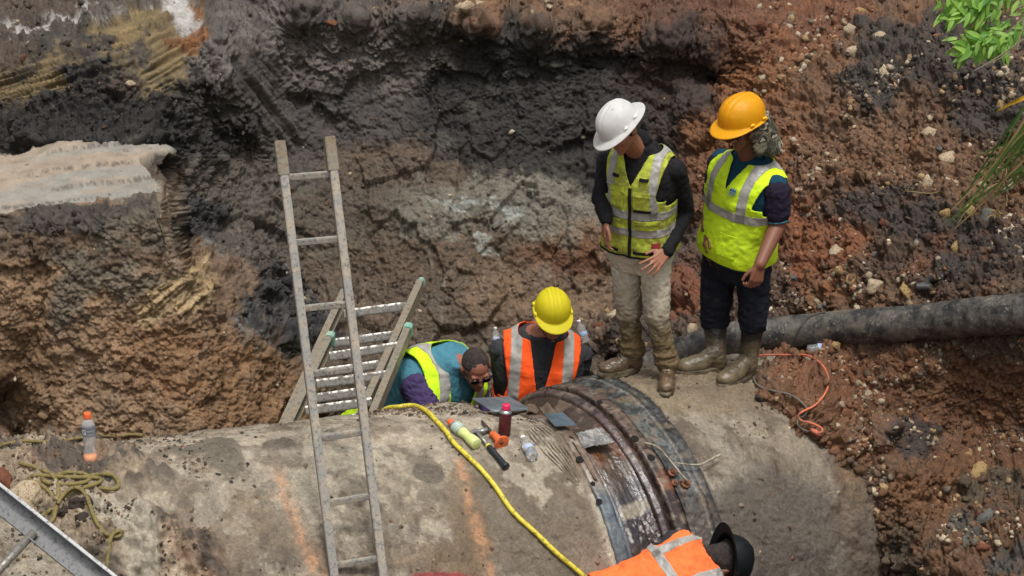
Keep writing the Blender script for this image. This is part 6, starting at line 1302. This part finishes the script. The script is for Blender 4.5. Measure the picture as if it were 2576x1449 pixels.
special = {(2287, 742): 'largest yellowish limestone rock resting just above the black hose', (2390, 542): 'yellowish rock lying on dark soil below the long green blades', (2485, 545): 'broad grey stone by the dry grass tuft at the right edge', (1178, 16): 'knobbly cream limestone chunk sitting on the rim above the dark wall', (2468, 1194): 'yellowish limestone rock half buried at the lower right', (2479, 1378): 'big reddish rock in the lower right corner rubble', (2484, 1301): 'grey crumbling stone in the lower right rubble', (2123, 1038): 'reddish rock on the dirt edge right of the orange cord', (2110, 632): 'pale rock right of the amber hatted worker at hip height', (1908, 1000): 'dark clod lying on the pipe beside the rubber boot', (2101, 876): 'yellowish rock right of the water bottle under the hose', (2205, 720): 'pale rock left of the largest rock above the hose'}
for i, (u, v, s_, k) in enumerate(rocks):
    zone_ = 'in the red slope right of the men' if (u > 1850 and v < 500) else 'in the dark rubble above the hose' if (u > 1850 and v < 800) else 'in the dirt below the hose' if u > 1850 and v < 1150 else 'in the lower right rubble' if u > 1850 else 'in mud behind the white hatted man' if v > 400 else 'in the bank near the top edge'
    gz = ('red slope stones' if (u > 1850 and v < 500) else 'stones above the hose' if (u > 1850 and v < 800) else 'stones below the hose' if u > 1850 and v < 1150 else 'lower right stones' if u > 1850 else 'stones behind the standing men' if v > 400 else 'stones at the top edge')
    lb = special.get((u, v)); rk_ = rock(u, v, s_ * (1.18 if s_ > 13 else 1.0), k, i, lb, None)
    if rk_ is not None and not lb: rgroups.setdefault((lock[k], zone_, gz), []).append((u, rk_))
ORD = 'first second third fourth fifth sixth seventh eighth ninth tenth eleventh twelfth thirteenth fourteenth fifteenth sixteenth seventeenth eighteenth nineteenth twentieth'.split()
for (lk, zo, gz), l_ in rgroups.items():
    l_.sort(key=lambda q: q[0])
    for i, (u, o) in enumerate(l_):
        o['label'] = ('the %s stone %s' % (lk, zo)) if len(l_) == 1 else '%s %s stone from left %s' % (ORD[i], lk, zo)
        o['group'] = '%s %s' % (lk, gz)
def bigrock(u, v, px, k, seed, sq, label):
    m_ = rock_mesh(seed, 5, sq, .45); m_.materials.append(RM[k]); m_.polygons.foreach_set('use_smooth', np.ones(len(m_.polygons), bool)); o = rock(u, v, px, k, 0, label, None, m_, .3); o.rotation_euler = (0, 0, seed)
bigrock(78, 1262, 66, 'p', 11, (1.1, .8, .85), 'large pale reddish limestone boulder under the rope at the left edge')
bigrock(12, 1205, 42, 'r', 12, (1, .8, .8), 'reddish brown boulder at the left edge above the pale boulder')
bigrock(196, 1262, 30, 'd', 13, (1.1, .8, .7), 'dark boulder framed by the rope loop'); bigrock(205, 1300, 24, 'd', 14, (1, .9, .7), 'dark stone just below the rope framed boulder'); bigrock(150, 1288, 20, 'd', 15, (1, .9, .8), 'small dark stone left of the rope framed boulder')
bigrock(270, 1204, 14, 'g', 16, (.8, .8, 1), 'small grey stone inside the right loop of the olive rope')
bigrock(1190, 655, 12, 'd', 17, (1, .8, .8), 'brown lump of clay sticking out of the back wall')
# loose clods and pebbles: far too many to count
_i1 = bmesh.new(); bmesh.ops.create_icosphere(_i1, subdivisions=1, radius=1); ICO1V = np.array([v.co[:] for v in _i1.verts], np.float32); ICO1F = np.array([[v.index for v in f.verts] for f in _i1.faces], np.int32); _i1.free()
_i2 = bmesh.new(); bmesh.ops.create_icosphere(_i2, subdivisions=2, radius=1); ICO2V = np.array([v.co[:] for v in _i2.verts], np.float32); ICO2F = np.array([[v.index for v in f.verts] for f in _i2.faces], np.int32); _i2.free()
def scatter(name, P_, Nn_, R_, Cc, mat, IV, IF, sink=.2, rough=.75):
    n = len(P_); k = len(IV); A = rng.normal(size=(n, 3, 3)); Q, _ = np.linalg.qr(A); sc = rng.uniform(.55, 1.15, (n, 3)) * R_[:, None]
    jit = 1 + rough * (rng.random((n, k, 1)) - .5)
    V = np.einsum('nij,nkj->nki', Q, IV[None] * jit * sc[:, None, :]) + (P_ - Nn_ * (R_ * sink)[:, None])[:, None, :]
    F = (IF[None] + (np.arange(n) * k)[:, None, None]).reshape(-1, 3); me = np_mesh(name, V.reshape(-1, 3), F); col_attr(me, np.repeat(np.clip(Cc, .003, .9), k, axis=0)); o = link(name, me, mat, smooth=False); return tag(o, kind='stuff')
M_clod = soil_mat('loose_clods', rough=(.95, .6), wet=.35, bscale=1.0, var=.35)
inframe = (UF > -60) & (UF < 2640) & (VF > -60) & (VF < 1150 + 350 * (UF > 2150))
def pick(n, wgt):
    w = wgt * inframe; w = w / w.sum(); return rng.choice(len(w), n, p=w)
cl_n = fbm(PBANK.astype(np.float32), 2.2, 3, 210.0)
idx = pick(15000, CLB ** 1.6 * (cl_n > -.25) + .03); R_ = .004 + .016 * rng.random(len(idx)) ** 3.0
scatter('loose_clods', PBANK[idx], NBANK[idx], R_, CBANK[idx] * rng.uniform(.75, 1.25, (len(idx), 1)), M_clod, ICO1V, ICO1F)['label'] = 'loose crumbly clods scattered over the banks'
idx = pick(2200, CLB ** 2 + .0); R_ = .014 + .022 * rng.random(len(idx)) ** 2
scatter('earth_clods', PBANK[idx], NBANK[idx], R_, CBANK[idx] * rng.uniform(.8, 1.2, (len(idx), 1)), M_clod, ICO2V, ICO2F)['label'] = 'fist sized clods of earth heaped on the banks'
rt = sst(1820, 2020, UF); idx = pick(8200, rt * (CLB + .2) * sst(-.12, .3, fbm(PBANK.astype(np.float32), 3.0, 4, 222.0)) ** 2 + .004); R_ = .0028 + .026 * rng.random(len(idx)) ** 5
pal = np.array([L(190, 172, 144), L(170, 142, 104), L(128, 118, 104), L(140, 98, 70), L(196, 180, 156), L(108, 90, 74)]); pc = pal[rng.integers(0, 6, len(idx))] * rng.uniform(.6, 1.05, (len(idx), 1))
scatter('pebbles', PBANK[idx], NBANK[idx], R_, pc, M_clod, ICO1V, ICO1F, .3)['label'] = 'small pale limestone pebbles scattered through the right slope'
# crumbs on the pipe
def section_pts(o): 
    co = vco(o.data); nn = vno(o.data); nn = np.where((nn * (co - np.array([0, 0, CAM_Z]))).sum(-1, keepdims=True) > 0, -nn, nn); return co, nn, proj(co)
for o, wf, n in ((OSEC[0], lambda u, v, P_: np.where(u < 520, 1.0, .10) * (u > -80) * (v < 1500) * (P_[:, 2] > .9) + 2.0 * ((v < 1045) & (u > 900) & (u < 1250)), 5200), (OSEC[1], lambda u, v, P_: ((u > 1500) & (u < 2250)) * (.25 + 2.0 * (u > 1880) * (v < 1120)), 2400)):
    co, nn, (u_, v_, d_) = section_pts(o); w_ = wf(u_, v_, co) * ((nn * (co - np.array([0, 0, CAM_Z]))).sum(-1) < 0); w_ = w_ * (fbm(co, 3, 3, 240.0) > -.08); w_ = w_ / w_.sum(); idx = rng.choice(len(w_), n, p=w_)
    R_ = .0025 + .014 * rng.random(n) ** 3.2; pl_ = np.array([L(104, 88, 72), L(80, 70, 60), L(150, 132, 108), L(122, 96, 76), L(64, 58, 52)])
    s_ = scatter('mud_crumbs', co[idx], nn[idx], R_, pl_[rng.integers(0, 5, n)] * rng.uniform(.7, 1.1, (n, 1)), M_clod, ICO1V, ICO1F, .2); s_['label'] = 'crumbs of dried mud lying on the concrete pipe'
# ------------------------------------------------------------------ plants
def leaf_mat(name, c1, c2):
    t = NT(name); oi = t.n('ShaderNodeObjectInfo'); t.set(color=t.mix(t.math('MULTIPLY', oi.outputs['Random'], 1.0), c1, c2), rough=.5, spec=.4); t.b.inputs['Subsurface Weight'].default_value = .0
    tr_ = t.n('ShaderNodeBsdfTranslucent'); tr_.inputs[0].default_value = (*[min(1, x * 1.6) for x in c2], 1); ms = t.n('ShaderNodeMixShader'); ms.inputs[0].default_value = .3; out = t.t.nodes['Material Output']; t.l(t.b.outputs[0], ms.inputs[1]); t.l(tr_.outputs[0], ms.inputs[2]); t.l(ms.outputs[0], out.inputs[0]); return t.m
M_leaf = leaf_mat('fresh_green_leaf', L(62, 112, 34), L(150, 186, 84)); M_twig = plain('grey_twig', L(120, 108, 88), .8); M_blade = leaf_mat('dark_green_blade', L(44, 78, 40), L(98, 132, 60)); M_dry = plain('dry_straw', L(150, 128, 84), .8); M_yl = plain('yellow_blade', L(190, 150, 40), .6)
def leaf_mesh(l, w):
    bm = bmesh.new(); n = 7; rows = []
    for i in range(n + 1):
        t_ = i / n; ww = w * math.sin(math.pi * min(1, t_ * .92 + .08)) ** .8 * (1 - t_ * .25); z = -.18 * l * t_ * t_
        rows.append([bm.verts.new((-ww, l * t_, z + ww * .25)), bm.verts.new((0, l * t_, z)), bm.verts.new((ww, l * t_, z + ww * .25))])
    for a, b in zip(rows, rows[1:]):
        for k in (0, 1): bm.faces.new((a[k], a[k + 1], b[k + 1], b[k]))
    return bm_mesh(bm, 'leaf')
LM = [leaf_mesh(.085, .013), leaf_mesh(.105, .016), leaf_mesh(.07, .012)]
for m_ in LM: m_.materials.append(M_leaf); m_.polygons.foreach_set('use_smooth', np.ones(len(m_.polygons), bool))
tree_ = empty('overhanging_branch', tuple(PD(2560, 40, 11.4))); tag(tree_, 'leafy light green branch hanging into the top right corner', 'branch')
tw_list = [((2700, -60), (2560, 60), (2500, 100), (2430, 118), 11.5), ((2680, -80), (2520, -10), (2440, 20), (2372, 10), 11.45), ((2700, 20), (2590, 90), (2500, 150), (2450, 178), 11.4), ((2640, -60), (2560, 20), (2540, 60), (2520, 110), 11.55), ((2720, -20), (2600, 40), (2570, 80), (2560, 120), 11.35), ((2660, -90), (2480, -30), (2420, 40), (2400, 60), 11.6), ((2690, -40), (2520, 40), (2460, 80), (2405, 112), 11.5), ((2730, 0), (2610, 60), (2540, 130), (2480, 165), 11.45)]
nleaf = 0; rl = random.Random(5)
for ti, (a, b, c_, d_, dep) in enumerate(tw_list):
    pts = catmull([PD(*a, dep + .15), PD(*b, dep + .03), PD(*c_, dep), PD(*d_, dep - .05)], 12); link('twig', tube(pts, .004, 6, rad=list(np.linspace(.006, .002, len(pts)))), M_twig, tree_)
    for j in range(3, len(pts), 1):
        if proj(np.array(pts[j]))[0] > 2610 or proj(np.array(pts[j]))[1] < -30: continue
        for side in (-1, 1, -1, 1, -1, 1, 0, 0):
            if nleaf > 298 or rl.random() < .35: continue
            dr = (pts[min(j + 1, len(pts) - 1)] - pts[j - 1]).normalized(); sd_ = dr.cross(Vector((0, -1, .25))).normalized(); d2 = (dr * rl.uniform(.3, .9) + sd_ * side * rl.uniform(.6, 1.1) + Vector((rl.uniform(-.3, .3), rl.uniform(-.5, .1), rl.uniform(-.55, .1)))).normalized()
            o = bpy.data.objects.new('leaf', LM[rl.randrange(3)]); COL.objects.link(o); nl_ = Vector((rl.uniform(-.5, .5), -.7, .6)); X_ = d2.cross(nl_).normalized(); Z_ = X_.cross(d2); p_ = pts[j] + d2 * .006 + Vector((rl.uniform(-.05, .05), rl.uniform(-.06, .06), rl.uniform(-.05, .05)))
            s_ = rl.uniform(.75, 1.1); setm(o, Matrix(((X_.x * s_, d2.x * s_, Z_.x * s_, p_.x), (X_.y * s_, d2.y * s_, Z_.y * s_, p_.y), (X_.z * s_, d2.z * s_, Z_.z * s_, p_.z), (0, 0, 0, 1))), tree_); nleaf += 1
def blade(pts, w, mat, parent, name='blade'):
    P_ = catmull(pts, 7); bm = bmesh.new(); rows = []
    for i, p in enumerate(P_):
        t_ = i / (len(P_) - 1); ww = w * (1 - t_ ** 3) * (.6 + .4 * min(1, t_ * 5)); d_ = (P_[min(i + 1, len(P_) - 1)] - P_[max(i - 1, 0)]).normalized(); sd_ = d_.cross(Vector((0, -1, .4))).normalized(); nn = d_.cross(sd_)
        rows.append([bm.verts.new(p - sd_ * ww), bm.verts.new(p + nn * ww * .5), bm.verts.new(p + sd_ * ww)])
    for a, b in zip(rows, rows[1:]):
        for k in (0, 1): bm.faces.new((a[k], a[k + 1], b[k + 1], b[k]))
    return link(name, bm_mesh(bm), mat, parent)
gr = empty('grass_clump', tuple(PD(2640, 230, 11.7))); tag(gr, 'long dark green strap leaves drooping down the slope at the right edge', 'plant')
for i in range(30):
    t_ = rl.random(); e_ = (2350 + 60 * rl.random() ** 1.2, 595 - 90 * rl.random()) if i < 10 else (2400 + 150 * rl.random(), 520 - 150 * rl.random()); st_ = (2655 + rl.uniform(-20, 60), 170 + rl.uniform(-60, 200)); m1 = (st_[0] * .62 + e_[0] * .38 + rl.uniform(-8, 8) , st_[1] * .62 + e_[1] * .38 + rl.uniform(-12, 4)); m2 = (st_[0] * .3 + e_[0] * .7 + rl.uniform(-6, 6), st_[1] * .3 + e_[1] * .7 + rl.uniform(-8, 8)); de = hit(min(e_[0], 2590), e_[1], [bank]); de = proj(np.array(de[0]))[2] - .06
    blade([PD(*st_, de - .45), PD(*m1, de - .28), PD(*m2, de - .12), PD(*e_, de)], rl.uniform(.004, .008), M_blade if rl.random() > .15 else M_dry, gr)
blade([PD(2640, 215, 11.7), PD(2576, 246, 11.7), PD(2540, 262, 11.75), PD(2505, 282, 11.8)], .012, M_yl, gr)
sb = link('strap_leaf', bpy.data.meshes.new('x'), None); bpy.data.objects.remove(sb)
dl = blade([PD(2398, 46, 11.7), PD(2394, 60, 11.7), PD(2388, 74, 11.7), PD(2382, 88, 11.72)], .012, plain('pale_green_blade', L(150, 164, 110), .6), tree_, 'hanging_leaf')
tu = empty('dry_grass_tuft', tuple(hp_(2500, 545))); tag(tu, 'small dry brown grass tuft among stones at the right edge', 'plant')
for i in range(16):
    p_ = hp_(2512 + rl.uniform(-8, 8), 545 + rl.uniform(-6, 6)); q_ = p_ + Vector((rl.uniform(-.11, .05), rl.uniform(-.08, .0), rl.uniform(-.02, .07))); blade([p_, p_.lerp(q_, .5) + Vector((0, 0, .02)), q_], .0022, M_dry, tu, 'dry_blade')
for i, (pts_, lb_) in enumerate((([(2460, 492), (2490, 470), (2518, 468), (2530, 490), (2524, 520)], 'curled dry root arching from the soil at the right edge'), ([(2540, 420), (2536, 440), (2534, 470), (2540, 490)], 'thin pale root hanging vertically near the right edge'), ([(2268, 487), (2300, 484), (2338, 484), (2360, 480)], 'straight straw lying across the slope mid right'))):
    P_ = [hp_(u, v, .02) for u, v in pts_]; o = link('root', tube(catmull(P_, 8), .0028, 6), M_dry); tag(o, lb_, 'root')
el = link('pipe_elbow', tube(catmull([hp_(2330, 722, .03), hp_(2322, 712, .05), hp_(2330, 702, .05), hp_(2350, 700, .04), hp_(2372, 704, .02)], 8), .022, 14), plain('dark_elbow', L(52, 52, 52), .5)); tag(el, 'short dark bent tube sticking out of the slope above the hose', 'tube')
